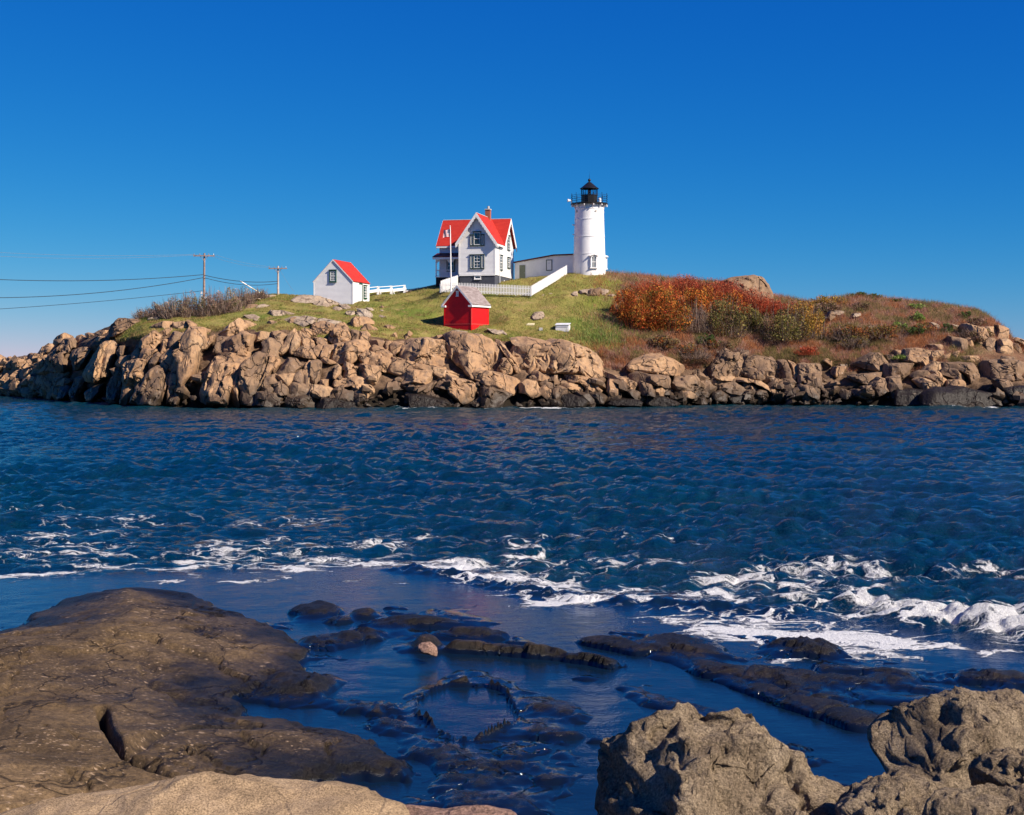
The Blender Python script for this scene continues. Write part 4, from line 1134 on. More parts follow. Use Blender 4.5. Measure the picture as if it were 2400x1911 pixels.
def boulder(name, pts, Y0, B, D, mat, label, n=170, amp=0.10, amp2=0.035, p=2.2, tilt=(0, .5), ridge=(0, 0, 0), freq=1.3, freq2=4.5, cuts=7):
    S = [(x * DS, y * DS) for x, y in pts]
    poly = [((s[0] - CX) / FPX * Y0, CAMH + (HY - s[1]) / FPX * Y0) for s in S]
    rings = [0.01] + list(np.sin(np.linspace(0, 1, 46)[1:] * np.pi / 2))
    back = [(math.cos(a), math.sin(a)) for a in np.linspace(0, 1.5, 26)[1:]]
    V, F = rock_mesh(name, poly, n, rings, back, B, D, p, tilt, ridge, amp, freq, sum(map(ord, label)) % 97, 0.25, (0, 0, 0), freq2, amp2, cuts=cuts)
    if amp2 > .03:      # weathering pits
        cv, ce = worley(V * np.array([7.0, 6.0, 8.0]) + fbm(V * 4, 2)[:, None], 7)
        msk_ = sstep(-.1, .35, fbm(V * 1.7 + 4, 3)); cc = np.array([V[:, 0].mean(), V[:, 1].mean(), V[:, 2].mean()]); dr = cc - V; dr /= np.linalg.norm(dr, axis=1)[:, None]
        V = V + dr * (sstep(.1, .5, ce) * (cv > .45) * msk_ * .055 + .02 * fbm(V * 9, 2))[:, None]
    V[:, 1] += Y0
    row = HY - (V[:, 2] - CAMH) / V[:, 1] * FPX; k_ = int(np.argmin(row))       # settle it to its surveyed height
    V[:, 2] -= (min(s_[1] for s_ in S) - row[k_]) / FPX * V[k_, 1]
    ctr = np.array([V[:, 0].mean(), V[:, 1].mean(), V[:, 2].min()])
    o = link(name, npmesh(name, V - ctr, F[:, ::-1], True), mat); o.location = ctr
    return tag(o, label, 'rock')
boulder('boulder', ((1255, 1620), (1285, 1572), (1335, 1532), (1385, 1492), (1440, 1478), (1520, 1484), (1600, 1500), (1650, 1520), (1662, 1552), (1655, 1572), (1700, 1588), (1760, 1630), (1800, 1650), (1900, 1700), (1960, 1780), (1850, 1880), (1600, 1960), (1400, 1940), (1285, 1820), (1250, 1700)),
        11.0, 1.0, 1.0, M['boulder'], 'largest pitted tan boulder at the bottom edge, front of the tide pools', 220, 0.16, 0.075, 2.4, (-.10, .70), (-.18, .55, .25), 1.4, 3.2)
boulder('boulder', ((1805, 1520), (1815, 1490), (1868, 1500), (1885, 1472), (1950, 1450), (2020, 1443), (2156, 1488), (2300, 1530), (2350, 1620), (2250, 1690), (2080, 1680), (1960, 1680), (1880, 1650), (1840, 1605), (1812, 1560)),
        13.5, 0.9, 1.3, M['boulder'], 'large dark faced boulder at the right edge with a sunlit flat top', 180, 0.12, 0.05, 5.0, (1.0, -.05), (0, 0, 0), 1.2, 3.2)
boulder('boulder', ((2045, 1605), (2080, 1580), (2140, 1573), (2250, 1590), (2310, 1650), (2250, 1720), (2120, 1710), (2060, 1660)),
        10.6, 0.35, 0.5, M['boulder'], 'small pitted boulder low at the right edge below the dark boulder', 120, 0.05, 0.045, 2.2, (0, .5), (0, 0, 0), 2.5, 5.0)
boulder('boulder', ((1770, 1660), (1850, 1625), (1950, 1618), (2020, 1640), (2062, 1662), (2050, 1720), (2020, 1800), (1850, 1820), (1780, 1740)),
        10.3, 0.45, 0.6, M['boulder'], 'low rough boulder between the largest boulder and the right corner', 130, 0.07, 0.05, 2.2, (0, .9), (0, 0, 0), 2.2, 4.5)
boulder('boulder', ((1930, 1735), (2000, 1672), (2080, 1648), (2200, 1650), (2330, 1700), (2300, 1850), (2000, 1850)),
        9.6, 0.5, 0.6, M['boulder'], 'rounded boulder in the bottom right corner', 130, 0.07, 0.04, 2.2, (0, .8), (0, 0, 0), 2.0, 5.0)
boulder('boulder', ((-250, 1735), (-100, 1712), (0, 1692), (60, 1672), (130, 1652), (250, 1627), (350, 1624), (450, 1634), (560, 1642), (640, 1640), (740, 1645), (830, 1672), (870, 1692), (880, 1740), (800, 1850), (600, 1990), (100, 2050), (-300, 1950)),
        9.2, 1.1, 1.2, M['granite'], 'speckled tan granite ledge in the bottom left corner', 200, 0.09, 0.018, 4.0, (0, 1.0), (0, 0, 0), 1.2, 4.0, 2)
boulder('boulder', ((740, 1745), (800, 1712), (860, 1702), (930, 1706), (1010, 1694), (1080, 1708), (1130, 1760), (1080, 1850), (850, 1860), (760, 1800)),
        9.4, 0.4, 0.5, M['redgranite'], 'low reddish brown rock at the bottom edge beside the granite ledge', 120, 0.05, 0.015, 2.4, (0, .9))
M['ledge'] = mat_boulder('wet_brown_ledge', (0.022, 0.013, 0.007), (0.045, 0.027, 0.014), (0.085, 0.053, 0.028), 0.8, 20.0)
boulder('ledge_rock', ((868, 1366), (885, 1354), (905, 1351), (922, 1362), (920, 1380), (890, 1376)),
        25.2, 0.15, 0.3, M['redgranite'], 'small pale stone at the end of the long brown rock', 60, 0.02, 0.01, 2.5, (0, .5), (0, 0, 0), 3.0)

# ------------------------------------------------------------------ buildings
def window(parent, o, u, n, u0, u1, z0, z1, cols, rows, trim, sash, tw=0.13, name='window', split=True):
    """trim (the part) > sash bars, pane"""
    m = MB()
    m.obox(o, u, n, u0 - tw, u0, 0, .10, z0 - tw, z1 + tw); m.obox(o, u, n, u1, u1 + tw, 0, .10, z0 - tw, z1 + tw)
    m.obox(o, u, n, u0, u1, 0, .10, z1, z1 + tw); m.obox(o, u, n, u0, u1, 0, .10, z0 - tw, z0)
    m.obox(o, u, n, u0 - tw - .06, u1 + tw + .06, 0.002, .17, z1 + tw, z1 + tw + .07)
    m.obox(o, u, n, u0 - tw - .04, u1 + tw + .04, 0.002, .15, z0 - tw - .06, z0 - tw)
    w = m.build(name, trim, parent)
    MB().obox(o, u, n, u0, u1, .01, .03, z0, z1).build('pane', M['glass'], w)
    s = MB(); b = 0.07
    s.obox(o, u, n, u0, u0 + b, .032, .075, z0, z1); s.obox(o, u, n, u1 - b, u1, .032, .075, z0, z1)
    s.obox(o, u, n, u0 + b, u1 - b, .032, .075, z0, z0 + b); s.obox(o, u, n, u0 + b, u1 - b, .032, .075, z1 - b, z1)
    if split: s.obox(o, u, n, u0 + b, u1 - b, .032, .085, (z0 + z1) / 2 - .04, (z0 + z1) / 2 + .04)
    for k in range(1, cols):
        x = u0 + (u1 - u0) * k / cols; s.obox(o, u, n, x - .02, x + .02, .034, .06, z0 + b, z1 - b)
    for k in range(1, rows):
        zz = z0 + (z1 - z0) * k / rows
        if not (split and abs(zz - (z0 + z1) / 2) < .08): s.obox(o, u, n, u0 + b, u1 - b, .036, .058, zz - .02, zz + .02)
    s.build('sash', sash, w); return w

# ---- keeper's house
HROT = -R(13)
hp = P(1160, 644, 185.0)
house = tag(empty('keepers_house', hp, HROT), 'white gabled keeper\'s house with red roof and brick chimney', 'house')
X1, Y1 = Vector((1, 0, 0)), Vector((0, 1, 0))
wl, wd, ml, y0m, y1m = 4.86, 4.5, 8.8, 4.5, 10.7
WRZ, WSL, MRZ, MSL, MRY = 8.06, 1.43, 7.95, 1.08, 7.6
def wing_w(z):
    top = WRZ - 0.22
    hw = (top - z) / WSL
    if hw >= wl / 2: return (0.0, wl)
    return (wl / 2 - max(hw, 0), wl / 2 + max(hw, 0))
def main_w(z):
    top = MRZ - 0.22; hw = (top - z) / MSL; c = MRY - y0m; L = y1m - y0m
    return (max(0, c - hw), min(L, c + hw)) if hw > 0 else (c, c)
m = MB()
m.clap((-wl, 0, 0), X1, -Y1, wing_w, 0, WRZ - .25)
wall = m.build('wall', M['white'], house)
m = MB()
# right side: the wing's flank and the main block's gable in one plane
m.clap((0, 0, 0), Y1, X1, lambda z: (0, y0m), 0, 4.45)
m.clap((0.01, y0m, 0), Y1, X1, main_w, 0, MRZ - .25)
m.build('wall', M['white'], house)
m = MB()
m.clap((-ml, y0m, 0), X1, -Y1, lambda z: (0, ml - wl), 0, 4.6)
m.clap((-wl, y0m, 0), -Y1, -X1, lambda z: (0, y0m), 0, 4.45)
m.clap((-ml, y1m, 0), -Y1, -X1, lambda z: tuple(y1m - y0m - q for q in main_w(z)[::-1]), 0, MRZ - .25)
m.clap((0, y1m, 0), -X1, Y1, lambda z: (0, ml), 0, 4.4)
m.build('wall', M['white'], house)
m = MB()
for x, y in ((-wl, 0), (0, 0)):
    MB().box(x - .09, x + .09, y - .04, y + .14, 0.15, 4.5).build('corner_board', M['white'], house)
MB().box(-.02, .06, y1m - .14, y1m + .05, 0, 4.3).build('corner_board', M['white'], house); MB().box(-ml - .06, -ml + .1, y0m - .05, y0m + .1, 0, 4.4).build('corner_board', M['white'], house)
MB().box(-wl - .02, .04, -.06, .02, -.12, .14).build('water_table', M['white'], house)
m = MB(); m.box(-wl + .03, -.03, .03, y0m, -1.6, -.02); m.box(-ml + .03, -.03, y0m + .01, y1m - .03, -1.6, -.02)
fnd = m.build('foundation', M['slate'], house)
window(fnd, (-wl, .03, 0), X1, -Y1, 2.12, 2.9, -.52, -.16, 1, 1, M['white'], M['white'], .06, 'basement_window', False)
MB().obox((-.03, 0, 0), Y1, X1, 5.2, 5.5, 0, .06, -.9, -.45).build('vent', M['white'], fnd)
# roofs
def roof_plane(name, pts, th, mat, parent):
    a, b, c = Vector(pts[0]), Vector(pts[1]), Vector(pts[2]); nn = (b - a).cross(c - a).normalized()
    if nn.z < 0: nn = -nn
    return MB().slab(pts, nn * th).build(name, mat, parent)
ov, rx = 0.50, -wl / 2
hw = wl / 2 + 0.40
ez = WRZ - WSL * hw
roof_plane('roof', [(rx, -ov, WRZ), (rx, MRY, WRZ), (rx + hw, MRY - 3.5, ez), (rx + hw, -ov, ez)], .10, M['redroof'], house)
roof_plane('roof', [(rx, -ov, WRZ), (rx - hw, -ov, ez), (rx - hw, MRY, ez), (rx, MRY, WRZ)], .10, M['redroof'], house)
ey = 3.5; mz = MRZ - MSL * ey
r1 = roof_plane('roof', [(-ml - .42, MRY, MRZ), (.42, MRY, MRZ), (.42, MRY - ey, mz), (-ml - .42, MRY - ey, mz)], .10, M['redroof'], house)
roof_plane('roof', [(-ml - .42, MRY, MRZ), (-ml - .42, MRY + ey, mz), (.42, MRY + ey, mz), (.42, MRY, MRZ)], .10, M['redroof'], house)
m = MB(); m.tube((-ml - .42, MRY, MRZ + .12), (.42, MRY, MRZ + .12), .05); m.tube((rx, -ov, WRZ + .12), (rx, MRY, WRZ + .12), .05)
m.build('ridge_cap', M['brass'], r1)
# barge boards with scalloped trim
def barge(parent, apex, along, slope, run, sign, thick, n, h=.34):
    """board down the rake: along = horizontal unit vector, n = outward"""
    a, al, nn = Vector(apex), Vector(along) * sign, Vector(n)
    d = al * run + Vector((0, 0, -slope * run)); L = d.length; d = d / L
    dn = Vector((0, 0, -1))
    m = MB(); m.slab([a + nn * .0 + Vector((0, 0, .12)), a + d * L + Vector((0, 0, .12)), a + d * L + dn * h, a + dn * (h + .1)], nn * thick)
    k = int(L / .42)
    for i in range(k):                                   # scallops hanging below the board
        c = a + d * (L * (i + .5) / k) + dn * (h + .02); r = L / k * .46
        pts = [c + (d * math.cos(t) + dn * math.sin(t) * .85) * r for t in [math.pi * j / 6 for j in range(7)]]
        m.slab(pts, nn * thick * .7)
    return m.build('barge_board', M['white'], parent)
for s in (-1, 1):
    barge(house, (rx, -ov - .06, WRZ), (1, 0, 0), WSL, hw, s, .06, (0, 1, 0))
    barge(house, (.40, MRY, MRZ), (0, 1, 0), MSL, ey, s, .06, (1, 0, 0))
    barge(house, (-ml - .46, MRY, MRZ), (0, 1, 0), MSL, ey, s, .06, (1, 0, 0))
for bx_ in ((rx + hw - .12, rx + hw + .03, -ov, y0m - .8, ez - .22, ez + .06), (rx - hw - .03, rx - hw + .12, -ov, y0m - .5, ez - .22, ez + .06), (-ml - .4, rx - hw, MRY - ey - .04, MRY - ey + .1, mz - .2, mz + .06), (.02, rx + hw, -.02, .35, ez - .42, ez - .23)):
    MB().box(*bx_).build('eave_board', M['white'], house)
m = MB()
m.box(rx + .0 - .34, rx + .34, 5.7, 6.35, 7.4, 9.15); ch = m.build('chimney', M['brick'], house)
m = MB(); m.box(rx - .40, rx + .40, 5.64, 6.41, 9.15, 9.30); m.tube((rx + .05, 6.0, 9.3), (rx + .05, 6.0, 9.68), .17, .15, 12); m.build('chimney_cap', M['concrete'], ch)
# windows: the two stepped three-light windows on the front
for z0, z1, zc in ((.92, 2.55, 2.55), (3.95, 5.18, 5.58)):
    for (a, b, zt, c, r) in ((1.58, 1.84, z1, 1, 1), (2.02, 2.90, zc, 2 if z0 < 1 else 1, 4 if z0 < 1 else 1), (3.08, 3.34, z1, 1, 1)):
        window(house, (-wl, -.03, 0), X1, -Y1, a, b, z0, zt, c, r, M['green_trim'], M['white'], .10, 'window', c != 1 or b - a > .5)
window(house, (.03, 0, 0), Y1, X1, 2.6, 3.9, .92, 2.65, 2, 4, M['green_trim'], M['white'], .12)
window(house, (.03, 0, 0), Y1, X1, 7.1, 8.3, 3.9, 5.65, 2, 4, M['green_trim'], M['white'], .12)
window(house, (.03, 0, 0), Y1, X1, 7.1, 8.4, 1.45, 2.65, 2, 4, M['green_trim'], M['white'], .12)
m = MB(); m.tube((.1, 2.35, -1.0), (.1, 2.35, 4.1), .05); m.build('downpipe', M['grey_trim'], house)
# porch
m = MB(); m.box(-ml - .05, -wl, 2.35, y0m, -.12, 0); pfl = m.build('porch_floor', M['white'], house)
MB().box(-ml + .02, -wl, 2.45, y0m, -2.2, -.13).build('porch_skirt', M['dark'], house)
roof_plane('porch_roof', [(-ml - .35, 2.0, 2.55), (-wl, 2.0, 2.55), (-wl, y0m, 3.2), (-ml - .35, y0m, 3.2)], .10, M['darkred'], house)
MB().box(-ml - .33, -wl, 2.02, 2.2, 2.28, 2.54).build('porch_beam', M['white'], house)
for x in (-ml + .06, -6.75, -wl - .12):
    m = MB(); m.box(x - .07, x + .07, 2.38, 2.52, 0, 2.28); m.build('porch_post', M['white'], house)
    for s in (-1, 1):
        if -ml < x + s * .4 < -wl:
            MB().slab([(x + s * .07, 2.42, 2.28), (x + s * .6, 2.42, 2.28), (x + s * .45, 2.42, 2.05), (x + s * .25, 2.42, 1.9), (x + s * .07, 2.42, 1.7)], (0, .06, 0)).build('bracket', M['white'], house)
m = MB(); m.box(-ml + .1, -6.8, 2.42, 2.48, .82, .9); m.box(-ml + .1, -6.8, 2.42, 2.48, .1, .16)
for k in range(14): m.box(-ml + .2 + k * .135, -ml + .23 + k * .135, 2.43, 2.46, .16, .82)
m.box(-ml + .05, -ml + .1, 2.5, y0m, .82, .9); m.build('porch_railing', M['white'], house)
d = MB().obox((-ml, y0m - .03, 0), X1, -Y1, 3.0, 3.85, 0, .05, 0, 2.1).build('door', M['dark_green'], house)  # dark colour takes in the shadow beside the wing
MB().tube((-ml + 3.1, y0m - .1, 1.0), (-ml + 3.1, y0m - .16, 1.0), .05).build('handle', M['brass'], d)
window(house, (-ml, y0m - .03, 0), X1, -Y1, 1.1, 2.0, .9, 2.2, 2, 2, M['green_trim'], M['white'], .12)
m = MB()
for k in range(5): m.box(-6.6, -5.6, 2.3 - .3 * (k + 1), 2.3 - .3 * k, -1.9, -.15 - .18 * k)
st = m.build('stairs', M['grey_trim'], house)
m = MB(); m.tube((-6.6, 2.3, .75), (-6.6, .9, -.15), .05); m.tube((-6.6, .9, -.15), (-6.6, .9, -1.3), .05); m.build('handrail', M['white'], st)

# ---- passage from house to tower
pa, pb = Vector((0.35, 194.2, 0)), Vector((8.75, 190.6, 0))
L = (pb - pa).length; ang = math.atan2(pb.y - pa.y, pb.x - pa.x)
zb = P(1205, 657.5, 194.2)[2]
passage = tag(empty('passageway', (pa.x, pa.y, zb), ang), 'low white passageway with dark red roof edge joining house and tower', 'building')
prof = [(0, -1.5), (L, .2), (L, 3.25), (L * .64, 3.22), (0, 2.40)]
MB().slab([(x, 0, z) for x, z in prof], (0, 2.6, 0)).build('wall', M['white'], passage)
m = MB(); m.slab([(-.1, -.22, 2.40), (L * .64, -.22, 3.24), (L * .64, 2.85, 3.24), (-.1, 2.85, 2.40)], (0, 0, .16)); m.slab([(L * .64, -.22, 3.24), (L, -.22, 3.27), (L, 2.85, 3.27), (L * .64, 2.85, 3.24)], (0, 0, .16))
m.build('roof', M['darkred'], passage)
d = MB().box(.75, 1.62, -.05, 0, .05, 2.08).build('door', M['green_door'], passage)
MB().box(.68, 1.69, -.03, -.002, .0, 2.15).build('door_frame', M['white'], d)
MB().tube((1.5, -.06, 1.0), (1.5, -.12, 1.0), .05).build('handle', M['brass'], d)
w = MB(); w.box(4.70, 4.80, -.06, 0, 1.22, 2.72); w.box(5.50, 5.60, -.06, 0, 1.22, 2.72); w.box(4.8, 5.5, -.06, 0, 2.62, 2.72); w.box(4.8, 5.5, -.06, 0, 1.22, 1.32)
wo_ = w.build('window', M['green_trim'], passage)
MB().box(4.8, 5.5, -.03, -.005, 1.32, 2.62).build('shutter_board', M['white'], wo_)
w = MB()
for k in range(3): w.box(4.96 + k * .12, 5.04 + k * .12, -.036, -.031, 2.12, 2.36)
w.build('lettering', M['grey_trim'], wo_)

# ---- lighthouse
tp = P(1381.3, 637, 190.0)
tower = tag(empty('lighthouse', tp), 'white conical lighthouse tower with black lantern and iron gallery', 'lighthouse')
m = MB(); pr = [(2.22, -1.5), (2.20, 0)]
def rad_at(z): return 2.20 - (2.20 - 1.92) * z / 9.0
for zs in (2.3, 4.63, 6.97):
    pr += [(rad_at(zs) , zs - .02), (rad_at(zs) + .045, zs - .015), (rad_at(zs) + .045, zs + .035), (rad_at(zs), zs + .04)]
pr += [(rad_at(8.35), 8.35), (rad_at(8.35) + .05, 8.36), (rad_at(8.4) + .05, 8.46), (1.93, 8.5), (1.92, 9.0)]
m.lathe(pr, 64).build('tower_shaft', M['tower_white'], tower, True, R(30))
m = MB(); m.lathe([(1.0, 8.98), (2.46, 9.0), (2.52, 9.05), (2.52, 9.16), (2.44, 9.19), (1.0, 9.2)], 40); m.build('gallery_deck', M['black'], tower)
nb_ = 12
for k in range(nb_):
    a = 2 * math.pi * (k + .35) / nb_; c, s = math.cos(a), math.sin(a)
    q = [(1.90, 8.35), (2.0, 8.42), (2.1, 8.72), (2.42, 8.93), (2.46, 9.0), (1.9, 9.0)]
    off = Vector((-s, c, 0)) * .10
    MB().slab([Vector((r * c, r * s, z)) - off * .5 for r, z in q], off).build('bracket', M['tower_white'], tower)
    MB().lathe([(0.001, 8.74), (.07, 8.79), (.08, 8.86), (.05, 8.93), (.001, 8.95)], 8, (2.44 * c, 2.44 * s)).build('pendant', M['tower_white'], tower)
    p0, p1 = (2.44 * c, 2.44 * s, 9.18), (2.44 * c, 2.44 * s, 10.42)
    m = MB(); m.tube(p0, p1, .03, .025, 6); m.lathe([(0.001, 10.4), (.06, 10.45), (.001, 10.52)], 8, (2.44 * c, 2.44 * s)); m.build('railing_post', M['black'], tower)
m = MB()
for z in (9.45, 9.72, 9.98, 10.22): m.lathe([(2.44 - .015, z), (2.44 + .015, z), (2.44 + .015, z + .03), (2.44 - .015, z + .03), (2.44 - .015, z)], 40)
m.build('railing', M['black'], tower)
m = MB(); m.lathe([(1.16, 9.2), (1.16, 9.26), (1.12, 9.3), (1.12, 10.24), (1.16, 10.27), (1.16, 10.33), (1.0, 10.33)], 10, phase=.1); m.build('lantern_base', M['black'], tower)
for k in range(10):
    a0, a1 = 2 * math.pi * k / 10 + .1, 2 * math.pi * (k + 1) / 10 + .1
    A, B_ = Vector((1.09 * math.cos(a0), 1.09 * math.sin(a0), 0)), Vector((1.09 * math.cos(a1), 1.09 * math.sin(a1), 0))
    e = (B_ - A).normalized() * .05; n_ = (A + B_).normalized() * .012
    MB().slab([A + e + Vector((0, 0, 10.33)), B_ - e + Vector((0, 0, 10.33)), B_ - e + Vector((0, 0, 11.2)), A + e + Vector((0, 0, 11.2))], n_).build('lantern_pane', M['lantern'], tower)
    MB().tube(A + Vector((0, 0, 10.3)), A + Vector((0, 0, 11.22)), .045, .045, 6).build('glazing_bar', M['black'], tower)
m = MB(); m.lathe([(.001, 10.2), (.12, 10.22), (.12, 10.45), (.22, 10.55), (.27, 10.75), (.22, 10.95), (.1, 11.05), (.001, 11.06)], 16); m.build('lens', mat_glass('lens_glass', (0.16, 0.10, 0.12), .1), tower)
m = MB(); m.lathe([(1.28, 11.16), (1.28, 11.23), (1.0, 11.42), (.55, 11.80), (.22, 12.06), (.12, 12.10), (.10, 12.16), (.17, 12.24), (.20, 12.36), (.17, 12.46), (.06, 12.55), (.02, 12.57), (.015, 13.1), (.001, 13.1)], 20)
m.build('lantern_roof', M['black'], tower, True, R(50))
def tower_window(ang):
    c, s = math.cos(ang), math.sin(ang); u = Vector((-s, c, 0)); n = Vector((c, s, 0)); r = 2.12; o = n * r
    m = MB(); m.obox(o, u, n, -.44, -.30, -.2, .26, .42, 1.62); m.obox(o, u, n, .30, .44, -.2, .26, .42, 1.62); m.obox(o, u, n, -.54, .54, -.2, .32, .30, .42)
    arch = [Vector((0, 0, 1.62)) + u * (.37 * math.cos(t)) + Vector((0, 0, .37 * math.sin(t))) for t in [math.pi * j / 8 for j in range(9)]]
    for a, b in zip(arch[:-1], arch[1:]): m.tube(o + n * .2 + a, o + n * .2 + b, .08, .08, 6)
    for sg in (-1, 1): m.slab([o + n * -.2 + u * (sg * .62) + Vector((0, 0, 1.93)), o + n * -.2 + Vector((0, 0, 2.12)), o + n * -.2 + Vector((0, 0, 2.22)), o + n * -.2 + u * (sg * .66) + Vector((0, 0, 2.02))], n * .60)
    m.slab([o - n * .2 + u * -.44 + Vector((0, 0, 1.62)), o - n * .2 + u * .44 + Vector((0, 0, 1.62)), o - n * .2 + u * .5 + Vector((0, 0, 1.94)), o - n * .2 + Vector((0, 0, 2.12)), o - n * .2 + u * -.5 + Vector((0, 0, 1.94))], n * .28)
    w = m.build('window', M['tower_white'], tower)
    pane = MB(); pane.obox(o, u, n, -.30, .30, .1, .15, .42, 1.62)
    pane.slab([o + n * .10 + Vector((0, 0, 1.62)) + u * (.30 * math.cos(t)) + Vector((0, 0, .30 * math.sin(t))) for t in [math.pi * j / 8 for j in range(9)]], n * .05 + n * .002)
    pane.build('pane', M['glass'], w)
    sb = MB(); sb.obox(o, u, n, -.035, .035, .16, .22, .42, 1.90); sb.obox(o, u, n, -.30, .30, .161, .221, 1.13, 1.2)
    for sg in (-1, 1): sb.obox(o, u, n, sg * .27 - .04, sg * .27 + .04, .162, .21, .42, 1.62)
    sb.build('sash', M['tower_white'], w)
for a in (-90 + 12, -90 + 104): tower_window(R(a))
for a in (-90 + 23, -90 - 62, -90 + 100):
    c, s = math.cos(R(a)), math.sin(R(a)); MB().tube((1.85 * c, 1.85 * s, 8.02), (2.03 * c, 2.03 * s, 8.02), .15, .15, 14).build('porthole', M['concrete'], tower)
m = MB(); m.tube((-2.55, -.4, 9.55), (-2.95, -.5, 9.55), .10, .22, 12); m.tube((-2.45, -.4, 9.2), (-2.45, -.4, 9.6), .05); m.build('loudspeaker', M['tower_white'], tower)
m = MB(); m.tube((1.35, -.9, 9.2), (1.35, -.9, 9.72), .20, .20, 12); m.lathe([(.2, 9.72), (.15, 9.82), (.001, 9.85)], 12, (1.35, -.9)); m.build('fog_sensor', M['tower_white'], tower)
MB().tube((-2.05, -.5, 4.9), (-2.28, -.55, 5.0), .07).build('lamp', M['tower_white'], tower); MB().tube((-2.0, -.3, 6.25), (-2.3, -.35, 6.3), .09).build('lamp', M['tower_white'], tower)
m = MB(); m.tube((.0, 0, 13.0), (0, 0, 13.5), .012, .006, 5); m.build('lightning_rod', M['black'], tower)

# ---- small gabled sheds
def gable_shed(t, wdt, dep, eav, apex, base, wallm, roofm, trimm, ovf=.08, ovs=.12):
    sl = (apex - eav) / (wdt / 2)
    def ww(z): 
        hw = min(wdt / 2, (apex - .06 - z) / sl); return (wdt / 2 - hw, wdt / 2 + hw)
    MB().clap((0, 0, 0), X1, -Y1, ww, base, apex - .08, .15).build('wall', wallm, t)
    MB().clap((wdt, 0, 0), Y1, X1, lambda z: (0, dep), base, eav - .02, .15).build('wall', wallm, t)
    m = MB(); m.clap((0, dep, 0), -Y1, -X1, lambda z: (0, dep), base, eav - .02, .15); m.clap((wdt, dep, 0), -X1, Y1, ww, base, apex - .08, .15); m.build('wall', wallm, t)
    hw = wdt / 2 + ovs; ez = apex - sl * hw
    for s in (-1, 1):
        roof_plane('roof', [(wdt / 2, -ovf, apex), (wdt / 2 + s * hw, -ovf, ez), (wdt / 2 + s * hw, dep + ovf, ez), (wdt / 2, dep + ovf, apex)], .09, roofm, t)
    return sl, hw, ez
wp = P(735.6, 709, 178.6); zb = P(735.6, 709, 178.0)[2]
oil = tag(empty('white_shed', (wp[0], wp[1] , zb), -R(14)), 'small white clapboard shed with bright red roof and green window', 'shed')
WW, WD = 5.25, 6.0
ez_ = P(829, 660, 178)[2] - zb; az = P(782, 609.5, 178)[2] - zb
sl, hw, ez = gable_shed(oil, WW, WD, ez_, az, -.6, M['white'], M['redroof'], M['white'], .10, .08)
m = MB()
for s in (-1, 1):
    m.slab([(WW / 2, -.12, az + .08), (WW / 2 + s * hw, -.12, ez + .08), (WW / 2 + s * hw, -.12, ez - .08), (WW / 2, -.12, az - .10)], (0, .04, 0))
    m.slab([(WW / 2, WD + .10, az + .12), (WW / 2 + s * hw, WD + .10, ez + .12), (WW / 2 + s * hw, WD + .10, ez - .10), (WW / 2, WD + .10, az - .10)], (0, .05, 0))
m.build('barge_board', M['white'], oil)
for bx_ in ((WW - .1, WW + .04, -.04, .1), (-.04, .1, -.04, .1), (WW - .1, WW + .04, WD - .1, WD + .04)): MB().box(*bx_, -.6, ez_ - .03).build('corner_board', M['white'], oil)
zw0 = P(780, 659, 178)[2] - zb; zw1 = P(780, 636, 178)[2] - zb
window(oil, (0, -.03, 0), X1, -Y1, 2.25, 2.95, zw0, zw1, 3, 4, M['dark_green'], M['white'], .12)
window(oil, (WW + .03, 0, 0), Y1, X1, 3.9, 4.85, .75, 2.2, 2, 4, M['dark_green'], M['white'], .10)
d = MB().obox((WW + .03, 0, 0), Y1, X1, 2.2, 3.05, 0, .05, -.5, 2.35).build('door', M['white'], oil)
m = MB(); m.obox((WW + .03, 0, 0), Y1, X1, 3.06, 3.2, 0, .12, -.5, 2.5); m.obox((WW + .03, 0, 0), Y1, X1, 2.2, 3.06, 0, .10, 2.36, 2.5); m.build('door_frame', M['dark_green'], d)

rp_ = P(1041.2, 764.5, 168.8)
red = tag(empty('red_shed', rp_, -R(26)), 'small red shed with white cornice and grey shingle roof on the lawn', 'shed')
RW, RD = 3.66, 4.5
ez_ = P(1075, 711, 168.3)[2] - rp_[2]; az = P(1073, 671, 168.3)[2] - rp_[2]
sl, hw, ez = gable_shed(red, RW, RD, ez_, az, -.6, M['redwall'], M['greyroof'], M['white'], .22, .22)
m = MB()
for s in (-1, 1):
    m.slab([(RW / 2, -.25, az + .10), (RW / 2 + s * hw, -.25, ez + .10), (RW / 2 + s * hw, -.25, ez - .13), (RW / 2, -.25, az - .20)], (0, .22, 0))
    m.box(*(sorted((RW / 2 + s * (hw + .06), RW / 2 + s * (hw - .50)))), -.30, .02, ez - .24, ez - .02)
m.box(RW + .02, RW + .24, .03, RD + .2, ez - .20, ez - .01); m.box(-.24, -.02, .03, RD + .2, ez - .20, ez - .01)
m.build('cornice', M['white'], red)
for bx_ in ((RW - .08, RW + .05, -.05, .08), (-.05, .08, -.05, .08), (RW - .05, RW + .04, RD - .08, RD + .05)): MB().box(*bx_, -.4, ez_ - .2).build('corner_board', M['redwall'], red)
M['rededge'] = plain('pale_red_edge', (.55, .16, .13))
for a_ in (((RW + .03, 0, 0), Y1, X1, -.02, .02, 0, .035, .1, ez_ - .25), ((0, -.03, 0), X1, -Y1, .1, RW - .1, 0, .02, .20, .235), ((RW + .03, 0, 0), Y1, X1, .1, RD - .1, 0, .02, .20, .235)): MB().obox(*a_).build('edge_line', M['rededge'], red)
window(red, (0, -.03, 0), X1, -Y1, RW / 2 - .10, RW / 2 + .10, az - 1.15, az - .70, 1, 2, M['white'], M['white'], .05)

